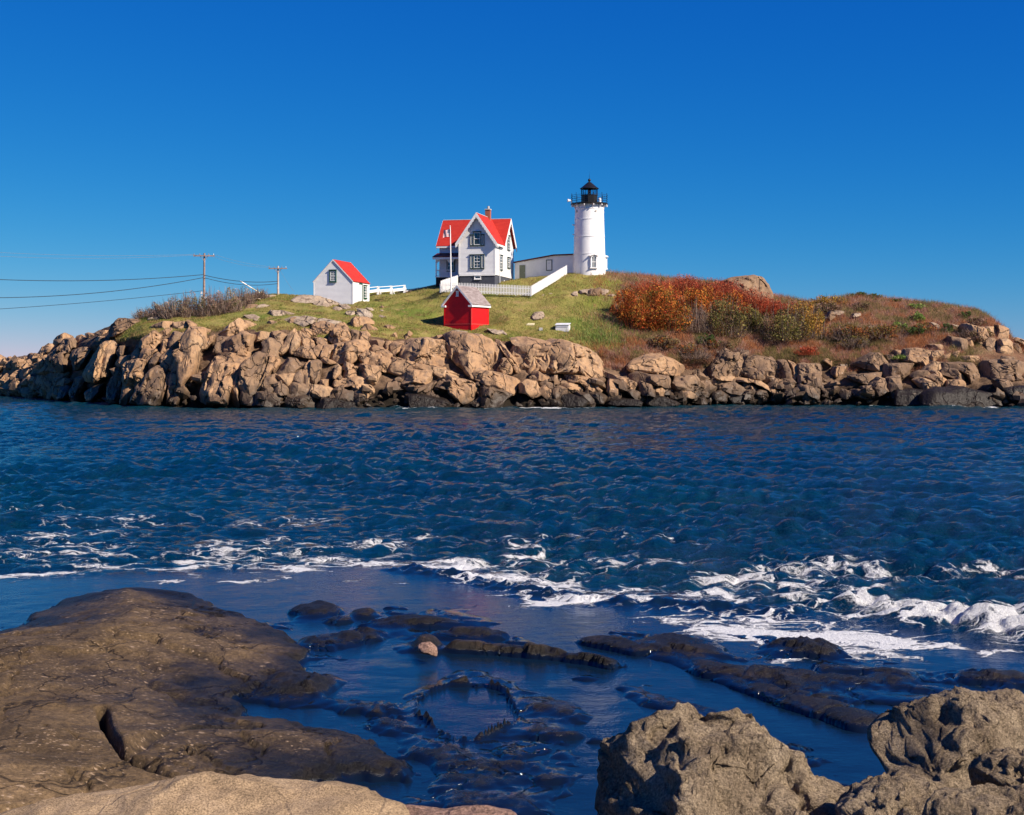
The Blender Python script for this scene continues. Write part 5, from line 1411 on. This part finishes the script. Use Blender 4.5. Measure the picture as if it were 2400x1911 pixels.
# ------------------------------------------------------------------ fences, poles, small things
pk_me = None
def picket_mesh():
    m = MB(); m.slab([(-.05, 0, 0), (.05, 0, 0), (.05, 0, 1.08), (0, 0, 1.18), (-.05, 0, 1.08)], (0, .025, 0))
    me = bpy.data.meshes.new('picket'); me.from_pydata([tuple(v) for v in m.v], [], m.f); me.update(); me.materials.append(M['white']); return me
pk_me = picket_mesh()
def picket_fence(a, b, label, pitch=.195, hs=1.0):
    a, b = Vector(a), Vector(b); d = b - a; L = math.hypot(d.x, d.y); ang = math.atan2(d.y, d.x)
    a.z -= .16
    t = tag(empty('picket_fence', a, ang), label, 'fence', 'picket fences round the house yard'); sl_ = d.z / L
    n = int(L / pitch)
    for k in range(n + 1):
        x = k * L / n; o = link('picket', pk_me, None, t); o.location = (x, 0, x * sl_ + random.uniform(-.015, .015)); o.scale = (1, 1, hs * 1.1)
    for z in (.22, .85): MB().slab([(0, .03, z), (L, .03, z + d.z), (L, .03, z + d.z + .09), (0, .03, z + .09)], (0, .04, 0)).build('rail', M['white'], t)
    for k in range(int(L / 2.4) + 1):
        x = min(k * 2.4, L); MB().box(x - .05, x + .05, .075, .175, x * sl_ - .1, x * sl_ + 1.05).build('post', M['white'], t)
    return t
fa, fb = P(1033.5, 681.5, 180.0), P(1246, 690.5, 179.0)
picket_fence(fa, fb, 'white picket fence across the front of the house yard', .20, 1.0)
fc = P(1328.5, 641, 188.5)
picket_fence(fb, fc, 'white picket fence climbing the slope from the yard corner to the tower', .15, 1.0)
fd = P(1073, 668, 185.5)
picket_fence(fa, fd, 'short white picket fence at the yard end beside the porch', .15, 1.12)

# guard rail by the white shed
rf = tag(empty('rail_fence', P(871, 689, 187)), 'low white board rail between the white shed and the house', 'fence')
pts = [P(866, 691, 186.0), P(886, 690, 187.0), P(917, 688.5, 188.5), P(948, 686.5, 190)]
o0 = Vector(rf.location); q = [Vector(p) - o0 for p in pts]
for p_ in q[1:]:
    MB().box(p_.x - .16, p_.x + .16, p_.y - .1, p_.y + .1, p_.z - .3, p_.z + 1.05).build('post', M['white'], rf)
    MB().slab([(p_.x + .16, p_.y, p_.z + .8), (p_.x + .55, p_.y, p_.z - .2), (p_.x + .40, p_.y, p_.z - .2), (p_.x + .16, p_.y, p_.z + .55)], (0, .1, 0)).build('brace', M['white'], rf)
for a, b in zip(q[:-1], q[1:]):
    MB().slab([a + Vector((0, -.12, .90)), b + Vector((0, -.12, .95)), b + Vector((0, -.12, 1.03)), a + Vector((0, -.12, .98))], (0, .06, 0)).build('rail', M['white'], rf)
    MB().slab([a + Vector((0, -.12, .22)), b + Vector((0, -.12, .30)), b + Vector((0, -.12, .66)), a + Vector((0, -.12, .58))], (0, .06, 0)).build('rail', M['white'], rf)
bw = tag(empty('boardwalk', P(952, 687, 190)), 'dark plank walkway along the skyline left of the house', 'walkway')
o0 = Vector(bw.location); a, b = Vector((0, 0, 0)), Vector(P(1030, 671.5, 194)) - o0
MB().slab([a + Vector((0, -.5, .05)), b + Vector((0, -.5, .15)), b + Vector((0, .5, .15)), a + Vector((0, .5, .05))], (0, 0, .12)).build('deck', M['pole'], bw)
MB().slab([a + Vector((0, -.55, .18)), b + Vector((0, -.55, .28)), b + Vector((0, -.55, .36)), a + Vector((0, -.55, .26))], (0, .05, 0)).build('edge_board', M['grey_trim'], bw)
for k in range(4): p_ = a + (b - a) * (k / 3); MB().box(p_.x - .08, p_.x + .08, p_.y - .3, p_.y + .3, p_.z - .8, p_.z + .1).build('support', M['pole'], bw)

# flag pole and flag
fp = P(1057.6, 684, 179.0); ft = P(1055, 531, 179.0)
pole = tag(empty('flagpole', fp), 'tall white flagpole standing in front of the house porch', 'flagpole')
hgt = ft[2] - fp[2]
MB().tube((0, 0, -.3), (ft[0] - fp[0], 0, hgt), .085, .055, 10).build('mast', M['white'], pole)
m = MB(); m.lathe([(.001, hgt), (.08, hgt + .06), (.001, hgt + .14)], 8, (ft[0] - fp[0], 0)); m.build('finial', M['white'], pole)
m = MB(); m.tube((.1, .02, .8), (ft[0] - fp[0] + .07, .02, hgt - .2), .01, .01, 4); m.build('halyard', M['grey_trim'], pole)
nu, nv = 22, 26
U, Vv = np.meshgrid(np.linspace(0, 1, nu), np.linspace(0, 1, nv))
fx = -U * .88 + .10 * (1 - Vv) * U; fz = -Vv * 1.02 - U * .16 * (1 - .5 * Vv) + .05 * np.sin(U * 9 + Vv * 3) * U; fy = .10 * np.sin(U * 7.5 + Vv * 2) * U + .05
def mat_flag():
    t = NT('flag_cloth'); u, v = t.attr('fu'), t.attr('fv')
    st = t.math('MODULO', t.math('FLOOR', t.math('MULTIPLY', v, 12.999)), 2.0)
    c = t.mix(st, (0.45, 0.012, 0.03), (0.78, 0.76, 0.74))
    can = t.math('MULTIPLY', t.math('LESS_THAN', u, 0.40), t.math('LESS_THAN', v, 7.0 / 13.0))
    sx = t.math('SUBTRACT', t.math('FRACT', t.math('MULTIPLY', u, 15.0)), 0.5); sy = t.math('SUBTRACT', t.math('FRACT', t.math('MULTIPLY', v, 11.14)), 0.5)
    star = t.math('LESS_THAN', t.math('ADD', t.math('MULTIPLY', sx, sx), t.math('MULTIPLY', sy, sy)), 0.07)
    c = t.mix(can, c, t.mix(star, (0.012, 0.016, 0.10), (0.75, 0.75, 0.78)))
    return t.fin(c, 0.8)
fl = link('flag', npmesh('flag', np.stack([fx, fy, fz], -1).reshape(-1, 3), gridfaces(nv, nu), True, None, {'fu': U, 'fv': Vv}), mat_flag())
fl.location = (ft[0] - .05, ft[1], P(1056, 537, 179)[2]); md = fl.modifiers.new('thick', 'SOLIDIFY'); md.thickness = .012
tag(fl, 'striped flag with starred blue corner hanging on the white flagpole', 'flag')

# utility poles
def utility_pole(base, top, arm, mat, label, armrot, extras=True):
    b, tpt = Vector(base), Vector(top); h = tpt.z - b.z
    t = tag(empty('utility_pole', base), label, 'utility pole', 'utility poles on the headland')
    MB().tube((0, 0, -.6), (tpt.x - b.x, 0, h), .17, .11, 10).build('pole', mat, t)
    c, s = math.cos(armrot), math.sin(armrot); u = Vector((c, s, 0)); x = tpt.x - b.x; ca = Vector((x, -.15, h - .32))
    MB().obox(ca, u, (0, -1, 0), -arm / 2, arm / 2, 0, .11, -.08, .06).build('crossarm', M['pole'], t)
    for sg in (-1, 1): MB().tube(ca + u * sg * .48 + Vector((0, 0, -.06)), (x, -.15, h - .95), .028, .028, 5).build('brace', M['pole'], t)
    for f in (-.46, -.2, .22, .44):
        p_ = ca + u * (f * arm) + Vector((0, -.05, .06)); m = MB(); m.tube(p_, p_ + Vector((0, 0, .10)), .02); m.lathe([(.001, 0), (.06, .02), (.05, .10), (.03, .14), (.001, .16)], 8)
        m2 = MB(); m2.tube(p_, p_ + Vector((0, 0, .1)), .02, .02, 5); m2.tube(p_ + Vector((0, 0, .08)), p_ + Vector((0, 0, .2)), .055, .035, 7); m2.build('insulator', M['grey_trim'] if f > .3 else M['pole'], t)
    if extras:
        for (dx, z, w, hh) in ((.23, .28 * h, .16, .10), (-.25, .36 * h, .09, .14), (-.22, .31 * h, .07, .07)): MB().box(dx - w, dx + w, -.2, -.1, z - hh, z + hh).build('meter_box', M['sign'], t)
    return t, b + ca
g1, _ = ground(478, 737); b1 = P(477.5, 739, g1[1]); t1 = P(479, 594, g1[1])
up1, arm1 = utility_pole(b1, t1, 2.65, M['pole'], 'tall brown utility pole rising from the left brush', 0.03)
b2 = P(651.7, 690, 187.0); t2 = P(651.7, 624, 187.0)
up2, arm2 = utility_pole(b2, t2, 2.45, M['pole_pale'], 'shorter pale utility pole on the rock crest', -0.02, False)
def wire(a, b, sag, r, label, mat):
    a, b = Vector(a), Vector(b); pts = []
    for k in range(41):
        f = k / 40; p = a.lerp(b, f); p.z -= sag * 4 * f * (1 - f); pts.append(p)
    c = pts[0].copy(); o = MB().path([p - c for p in pts], r).build('overhead_wire', mat); o.location = c
    return tag(o, label, 'wire', 'overhead wires at the poles')
Yp = g1[1]
def far_left(ys, xs=-260, Y=150): return P(xs, ys, Y)
wire(P(455, 596.5, Yp), far_left(574), .55, .016, 'upper of the two thin wires running left from the tall pole', M['wire_thin'])
wire(P(470, 597, Yp), far_left(582), .75, .016, 'lower of the two thin wires running left from the tall pole', M['wire_thin'])
wire(P(477, 644, Yp - .2), far_left(638), .85, .040, 'uppermost thick cable running left from the tall pole', M['wire'])
wire(P(477, 651, Yp - .2), far_left(690), 1.2, .040, 'middle thick cable running left from the tall pole, sagging most', M['wire'])
wire(P(474, 682, Yp + 1), far_left(738), .35, .030, 'lowest cable running left, passing behind the brush', M['wire'])
wire(P(500, 596, Yp), P(640, 626, 187), .25, .014, 'upper thin wire between the two utility poles', M['wire_thin'])
wire(P(488, 598, Yp), P(632, 627, 187), .40, .014, 'lower thin wire between the two utility poles', M['wire_thin'])
wire(P(480, 645.5, Yp - .2), P(651, 659.5, 186.8), .40, .040, 'upper thick cable between the two utility poles', M['wire'])
wire(P(480, 651.5, Yp - .2), P(651, 665, 186.8), .50, .036, 'lower thick cable between the two utility poles', M['wire'])
wire(P(657, 634, 187), P(690, 684, 186), .2, .014, 'thin guy wire slanting down right of the pale pole', M['wire_thin'])
# leaning bar
bp = P(611, 688, 186); tb = P(563, 659, 183.5)
bar = tag(empty('barrier_bar', bp), 'white and yellow bar leaning up out of the bare brush', 'bar')
d_ = Vector(tb) - Vector(bp)
MB().tube((0, 0, 0), d_ * .45, .06, .07, 8).build('lower_bar', M['yellow'], bar); MB().tube(d_ * .45, d_, .075, .08, 8).build('upper_bar', M['white'], bar)
MB().tube((0, 0, -.5), (0, 0, .15), .12, .1, 8).build('pivot_post', M['pole_pale'], bar)

# white box and bits on the lawn
g, _ = ground(1318, 775); bx = P(1302, 777, g[1])
wb = tag(empty('white_box', bx, -R(14)), 'white wooden box with sloping lid on the lower lawn', 'box')
MB().box(0, 1.62, 0, .9, -.2, .72).build('body', M['white'], wb)
MB().slab([(-.06, -.08, .74), (1.68, -.08, .74), (1.68, .98, .96), (-.06, .98, .96)], (0, 0, .06)).build('lid', M['grey_trim'], wb)
MB().box(.1, 1.5, -.03, -.002, .5, .58).build('batten', M['white'], wb)
MB().box(-.08, 1.7, -.1, 1.0, -.25, -.02).build('plinth', M['concrete'], wb)
g, _ = ground(1268, 774); o = MB().box(-.24, .2, -.2, .2, -.1, .26).box(-.2, .16, -.16, .16, .26, .30).build('concrete_block', M['concrete']); o.location = (P(1268, 774, g[1])[0], g[1], g[2]); tag(o, 'small grey block on the lawn left of the white box', 'block')
g, _ = ground(1243, 763); o = MB().slab([(-.45, -.12, 0), (.45, -.12, 0), (.5, .15, 0), (-.5, .15, 0)], (0, 0, .16)).slab([(-.35, -.1, .16), (.5, -.1, .16), (.45, .1, .16), (-.3, .1, .16)], (.05, .02, .1)).build('yellow_board', M['yellow']); o.location = (P(1243, 763, g[1])[0], g[1], g[2] - .03); tag(o, 'pale yellow board lying on the grass below the outcrop', 'board')

# ------------------------------------------------------------------ vegetation
PAL = {
 'orange': [(.36, .10, .018), (.36, .16, .03), (.30, .065, .015), (.20, .09, .018), (.09, .075, .016), (.40, .16, .03), (.13, .04, .012), (.06, .055, .014), (.28, .05, .018)],
 'red': [(.33, .055, .025), (.38, .085, .04), (.26, .045, .02), (.30, .11, .05), (.20, .06, .03)],
 'olive': [(.14, .115, .028), (.08, .075, .02), (.22, .17, .06), (.11, .055, .02), (.045, .05, .014)],
 'yellow': [(.30, .20, .035), (.24, .13, .03), (.16, .11, .025), (.34, .17, .04), (.10, .07, .02)],
 'green': [(.045, .075, .018), (.06, .10, .02), (.03, .05, .012), (.09, .11, .03)],
 'lime': [(.15, .20, .04), (.11, .17, .035), (.19, .22, .06), (.08, .12, .025)],
 'bare': [(.20, .125, .10), (.26, .175, .145), (.14, .085, .06), (.10, .10, .035), (.16, .13, .07)],
 'twig': [(.17, .12, .095), (.22, .165, .13), (.10, .065, .05), (.13, .09, .06)],
 'rust': [(.22, .07, .02), (.15, .06, .02), (.11, .08, .02), (.07, .055, .018)],
 'dry': [(.20, .12, .085), (.15, .085, .055), (.24, .15, .10), (.12, .09, .04), (.17, .13, .06), (.10, .05, .03)],
}
BOOST = {'bare': 2.0, 'twig': 1.9, 'green': 1.5, 'orange': 1.6, 'red': 1.45, 'olive': 1.65, 'yellow': 1.6, 'lime': 1.6, 'rust': 1.7}
def leaf_cloud(r, n, kind, clumps=16, size=.13, flat=.8):
    """n leaf faces gathered in clumps inside a unit dome (radius 1, height 1)"""
    cs = []
    while len(cs) < clumps:
        c = r.uniform(-1, 1, 3); c[2] = r.uniform(.05, 1.0)
        if c[0] ** 2 + c[1] ** 2 + (c[2] * .95) ** 2 < 1: cs.append(c * np.array([.86, .86, .86]))
    cs = np.array(cs); w = r.integers(0, clumps, n)
    rad = r.uniform(.16, .34, clumps)[w]
    d = r.normal(size=(n, 3)); d /= np.linalg.norm(d, axis=1)[:, None]
    p = cs[w] + d * (rad * r.uniform(.35, 1.0, n) ** .5)[:, None]; p[:, 2] = np.abs(p[:, 2])
    pal = np.array(PAL[kind]); ck = r.integers(0, len(pal), clumps)
    mixk = np.where(r.random(n) < .55, ck[w], r.integers(0, len(pal), n))
    col = np.clip(pal[mixk] * r.uniform(.7, 1.3, (n, 1)) * BOOST.get(kind, 1.35), 0, .8)
    return p, col
def shrub_mesh(seed, w, h, kind, n, leaf, twigs, lean=.5):
    """crown faces and twig strips in metres"""
    r = np.random.default_rng(seed)
    p, col = leaf_cloud(r, n, kind, max(8, int(10 + w * 3)))
    p = p * np.array([w / 2, w / 2 * .8, h])
    a = r.normal(size=(n, 3)); a /= np.linalg.norm(a, axis=1)[:, None]
    b = np.cross(a, r.normal(size=(n, 3))); b /= np.linalg.norm(b, axis=1)[:, None]
    s = leaf * r.uniform(.6, 1.4, (n, 1))
    V = np.stack([p - a * s, p + b * s * .5, p + a * s, p - b * s * .5], 1).reshape(-1, 3)
    F = np.arange(n * 4).reshape(-1, 4); C = np.repeat(col, 4, 0)
    t = twigs; tp = r.uniform(-1, 1, (t, 2)); tp /= np.maximum(1, np.linalg.norm(tp, axis=1))[:, None]
    base = np.stack([tp[:, 0] * w * .36, tp[:, 1] * w * .3, np.full(t, -.15)], -1)
    prof = np.sqrt(np.clip(1 - (tp ** 2).sum(1), .05, 1))
    tip = np.stack([tp[:, 0] * w * .5 + r.normal(size=t) * .4, tp[:, 1] * w * .42 + r.normal(size=t) * .4, h * prof * r.uniform(.55, 1.18, t)], -1)
    mid = (base + tip) / 2 + r.normal(size=(t, 3)) * .10
    side = np.stack([r.normal(size=t), r.normal(size=t), np.zeros(t)], -1); side /= np.linalg.norm(side, axis=1)[:, None]
    wd_ = (.022 + .018 * r.random((t, 1)))
    TV = np.stack([base - side * wd_, base + side * wd_, mid + side * wd_ * .7, mid - side * wd_ * .7, tip + side * wd_ * .3, tip - side * wd_ * .3], 1).reshape(-1, 3)
    k = np.arange(t)[:, None] * 6
    TF = np.concatenate([k + np.array([[0, 1, 2, 3]]), k + np.array([[3, 2, 4, 5]])])
    tw = np.array(PAL['twig' if kind not in ('red', 'orange') else kind]); TC = np.repeat(tw[r.integers(0, len(tw), t)] * r.uniform(.6, 1.1, (t, 1)) * BOOST.get(kind, 1.35), 6, 0)
    return (V, F, C), (TV, TF, TC)
SHRUBS = [
 # xs, base row, width px, height px, palette, label
 (1462, 742, 62, 66, 'orange', 'small orange leaved bush at the left end of the thicket'),
 (1496, 768, 96, 96, 'orange', 'rusty orange bush at the lower left corner of the thicket'),
 (1568, 772, 118, 92, 'orange', 'largest orange bush at the front middle of the thicket'),
 (1540, 722, 120, 64, 'orange', 'orange bush in the second row of the thicket'),
 (1640, 730, 110, 66, 'orange', 'orange and olive bush behind the bare grey bush'),
 (1710, 735, 90, 52, 'orange', 'orange bush behind the tall olive bush'),
 (1525, 690, 110, 38, 'red', 'low red bush at the left end of the crest'),
 (1602, 686, 130, 44, 'red', 'broad red bush on the crest above the thicket'),
 (1690, 704, 120, 50, 'red', 'red bush on the crest just left of the skyline boulder'),
 (1752, 730, 120, 58, 'red', 'red bush below the skyline boulder'),
 (1812, 738, 100, 40, 'red', 'red bush in the dip of the skyline'),
 (1628, 778, 70, 76, 'twig', 'bare grey twiggy bush in the thicket front'),
 (1700, 786, 104, 96, 'olive', 'tall olive leaved bush right of the bare grey bush'),
 (1768, 776, 74, 62, 'olive', 'small olive bush between the two larger olive bushes'),
 (1840, 796, 128, 88, 'olive', 'broad olive green bush right of the thicket'),
 (1906, 790, 80, 74, 'yellow', 'yellowish bush at the right side of the olive bushes'),
 (1878, 744, 80, 38, 'yellow', 'golden yellow bush near the dip of the skyline'),
 (1655, 804, 52, 24, 'green', 'low green clump above the earth bank'),
 (2012, 692, 50, 14, 'green', 'left dark green bush on the highest skyline point'),
 (2046, 694, 44, 13, 'green', 'right dark green bush on the highest skyline point'),
 (2100, 706, 36, 10, 'green', 'small dark bush on the skyline slope'),
 (2142, 722, 48, 15, 'lime', 'upper bright green bush on the right slope'),
 (2146, 752, 44, 26, 'lime', 'middle bright green bush on the right slope'),
 (2112, 768, 40, 18, 'lime', 'leftmost bright green bush on the right slope'),
 (2146, 786, 60, 30, 'green', 'dark green bush below the bright green ones'),
 (2222, 776, 30, 22, 'green', 'small dark bush on the bare rock at right'),
 (2262, 742, 30, 14, 'green', 'dark green bush near the right end of the skyline'),
 (1985, 792, 110, 36, 'rust', 'rust brown bush low on the right slope'),
 (2072, 790, 110, 34, 'rust', 'rust and olive bush right of the rust brown bush'),
 (1940, 716, 90, 28, 'yellow', 'yellow brown bush on the shoulder below the summit'),
 (2120, 840, 60, 12, 'lime', 'low yellow green clump above the sea cliff'),
 (340, 741, 56, 26, 'bare', 'lowest bare bush at the left end of the headland brush'),
 (372, 743, 56, 40, 'bare', 'second bare bush from the left end of the headland brush'),
 (410, 744, 64, 52, 'bare', 'bare bush left of the tall utility pole'),
 (452, 742, 64, 60, 'bare', 'bare bush just behind the tall utility pole'),
 (496, 740, 66, 64, 'bare', 'tallest bare bush right of the tall utility pole'),
 (536, 731, 64, 58, 'bare', 'bare bush below the leaning bar'),
 (572, 716, 60, 44, 'bare', 'bare bush under the tip of the leaning bar'),
 (606, 700, 44, 28, 'bare', 'small bare bush nearest the pale utility pole'),
 (396, 741, 34, 20, 'green', 'small dark green bush among the bare brush'),
]
rs_ = random.Random(21); EXTRA = []
for k in range(26):
    xs = rs_.uniform(1930, 2290) if k < 16 else rs_.uniform(1440, 1900)
    ys = rs_.uniform(725 + max(0, (xs - 2080) * .16), 815) if k < 16 else rs_.uniform(800, 838)
    w_ = rs_.uniform(34, 80)
    EXTRA.append((xs, ys, w_, w_ * rs_.uniform(.28, .42), rs_.choice(['dry', 'rust', 'twig', 'dry', 'olive', 'red']), k < 16))
ORD = ['first', 'second', 'third', 'fourth', 'fifth', 'sixth', 'seventh', 'eighth', 'ninth', 'tenth', 'eleventh', 'twelfth', 'thirteenth', 'fourteenth', 'fifteenth', 'sixteenth']
ADJ = {'dry': 'pinkish brown', 'rust': 'rust brown', 'twig': 'grey twiggy', 'olive': 'dull olive', 'red': 'red'}
for side in (True, False):
    for i, e in enumerate(sorted(q for q in EXTRA if q[5] == side)):
        SHRUBS.append(e[:5] + ('low %s bush, %s from left %s' % (ADJ[e[4]], ORD[i], 'in the right hill brush' if side else 'on the brown bank'),))
for k, (xs, ys, wpx, hpx, kind, label) in enumerate(SHRUBS):
    g, tq = ground(xs, ys); mpp = g[1] / FPX; w, h = wpx * mpp * 1.15, hpx * mpp
    n = int(260 + 340 * w * h * .5) if kind not in ('bare', 'twig') else int(300 + 420 * w * h * .5)
    n = min(n, 4200)
    tw = int((45 if kind == 'orange' else 80 if kind not in ('bare', 'twig', 'red') else 230) * max(1, w * .45))
    lf = {'red': .10, 'bare': .075, 'twig': .06}.get(kind, .12)
    (V, F, C), (TV, TF, TC) = shrub_mesh(100 + k, w, h, kind, n, lf, tw)
    t = tag(empty('shrub', (g[0], g[1], g[2] - .1)), label, 'bush', ('dry bushes of the right hill' if 'right hill' in label else 'dry bushes of the bank' if 'brown bank' in label else 'bushes on the island'))
    link('crown', npmesh('crown', V, F, False, C), M['leaf'], t); link('stems', npmesh('stems', TV, TF, False, TC), M['leaf'], t)

def blades(n, xr, tr, accept, hgt, wid, pal, name, label, lean=.35, seed=5, gain=1.6, patch=.9):
    r = np.random.default_rng(seed); xs = r.uniform(*xr, n); t = r.uniform(*tr, n)
    p = terrain_pt(xs, t); keep = accept(xs, t, p, r); p = p[keep]; xs = xs[keep]; n = len(p)
    nz = fbm(p * .30, 3); nz2 = fbm(p * 1.1 + 40, 2)
    pal = np.array(pal); idx = np.clip(((nz * patch + nz2 * .4 + .5) * len(pal)).astype(int) + r.integers(-1, 2, n), 0, len(pal) - 1)
    col = pal[idx] * r.uniform(.65, 1.25, (n, 1)) * gain
    h = hgt * r.uniform(.5, 1.3, n) * (1 + .5 * nz2)
    ang = r.uniform(0, 6.28, n); s = np.stack([np.cos(ang), np.sin(ang), 0 * ang], -1) * (wid * r.uniform(.6, 1.3, n))[:, None]
    tip = p + np.stack([r.normal(size=n) * lean * h, r.normal(size=n) * lean * h, h], -1)
    b = p - np.array([0, 0, .05])
    V = np.stack([b - s, b + s, tip], 1).reshape(-1, 3); F = np.arange(n * 3).reshape(-1, 3)
    o = link(name, npmesh(name, V, F, False, np.repeat(col, 3, 0)), M['leaf']); tag(o, label, 'vegetation', kind='stuff'); return o
def acc_grass(xs, t, p, r):
    e = t + .35 * fbm(p * .25, 4); q = 1 - sstep(1390, 1480, xs + 60 * fbm(p * .25, 4))
    keep = (e > 2.12) & (xs > 265 + 30 * r.random(len(xs))) & (r.random(len(xs)) < q)
    keep &= fbm(p * .33, 3) < .33
    # clear of the buildings' floors
    return keep
blades(150000, (260, 1500), (2.0, 5.3), acc_grass, .16, .030, [(.21, .155, .06), (.17, .145, .045), (.115, .125, .027), (.085, .115, .022), (.17, .15, .04), (.22, .16, .065), (.13, .085, .035)], 'lawn_grass', 'short green and straw coloured grass on the island top', .5, 5, 1.75)
def acc_brush(xs, t, p, r):
    e = t + .35 * fbm(p * .25, 4); q = sstep(1330, 1480, xs + 70 * fbm(p * .25, 4)) * (1 - sstep(2240, 2330, xs) * (t < 4.0))
    return (e > 1.62) & (r.random(len(xs)) < q)
blades(110000, (1320, 2420), (1.4, 5.4), acc_brush, .55, .022, [(.10, .085, .03), (.15, .115, .045), (.20, .12, .06), (.19, .085, .045), (.17, .08, .06), (.22, .125, .10), (.25, .16, .115), (.16, .06, .04), (.21, .085, .035)], 'dry_brush', 'dry reddish brown brush covering the right hill', .55, 8, 1.95, 1.7)
def acc_tall(xs, t, p, r):
    d = ((xs - 1405) / 70) ** 2 + ((t - 2.95) / .55) ** 2; return r.random(len(xs)) < np.exp(-d * 1.5)
blades(16000, (1300, 1530), (2.0, 3.9), acc_tall, .55, .03, [(.10, .17, .03), (.14, .20, .045), (.075, .12, .025), (.18, .20, .06)], 'tall_grass', 'tall bright green grass beside the orange thicket', .4, 9)
def acc_edge(xs, t, p, r):
    e = t + .35 * fbm(p * .25, 4); return (np.abs(e - 2.15) < .16) & (fbm(p * .6, 3) > -.15)
blades(26000, (270, 1480), (1.6, 2.7), acc_edge, .32, .03, [(.23, .15, .06), (.18, .11, .045), (.26, .18, .08), (.13, .10, .035)], 'cliff_edge_grass', 'straw coloured grass fringing the cliff top', .5, 10)
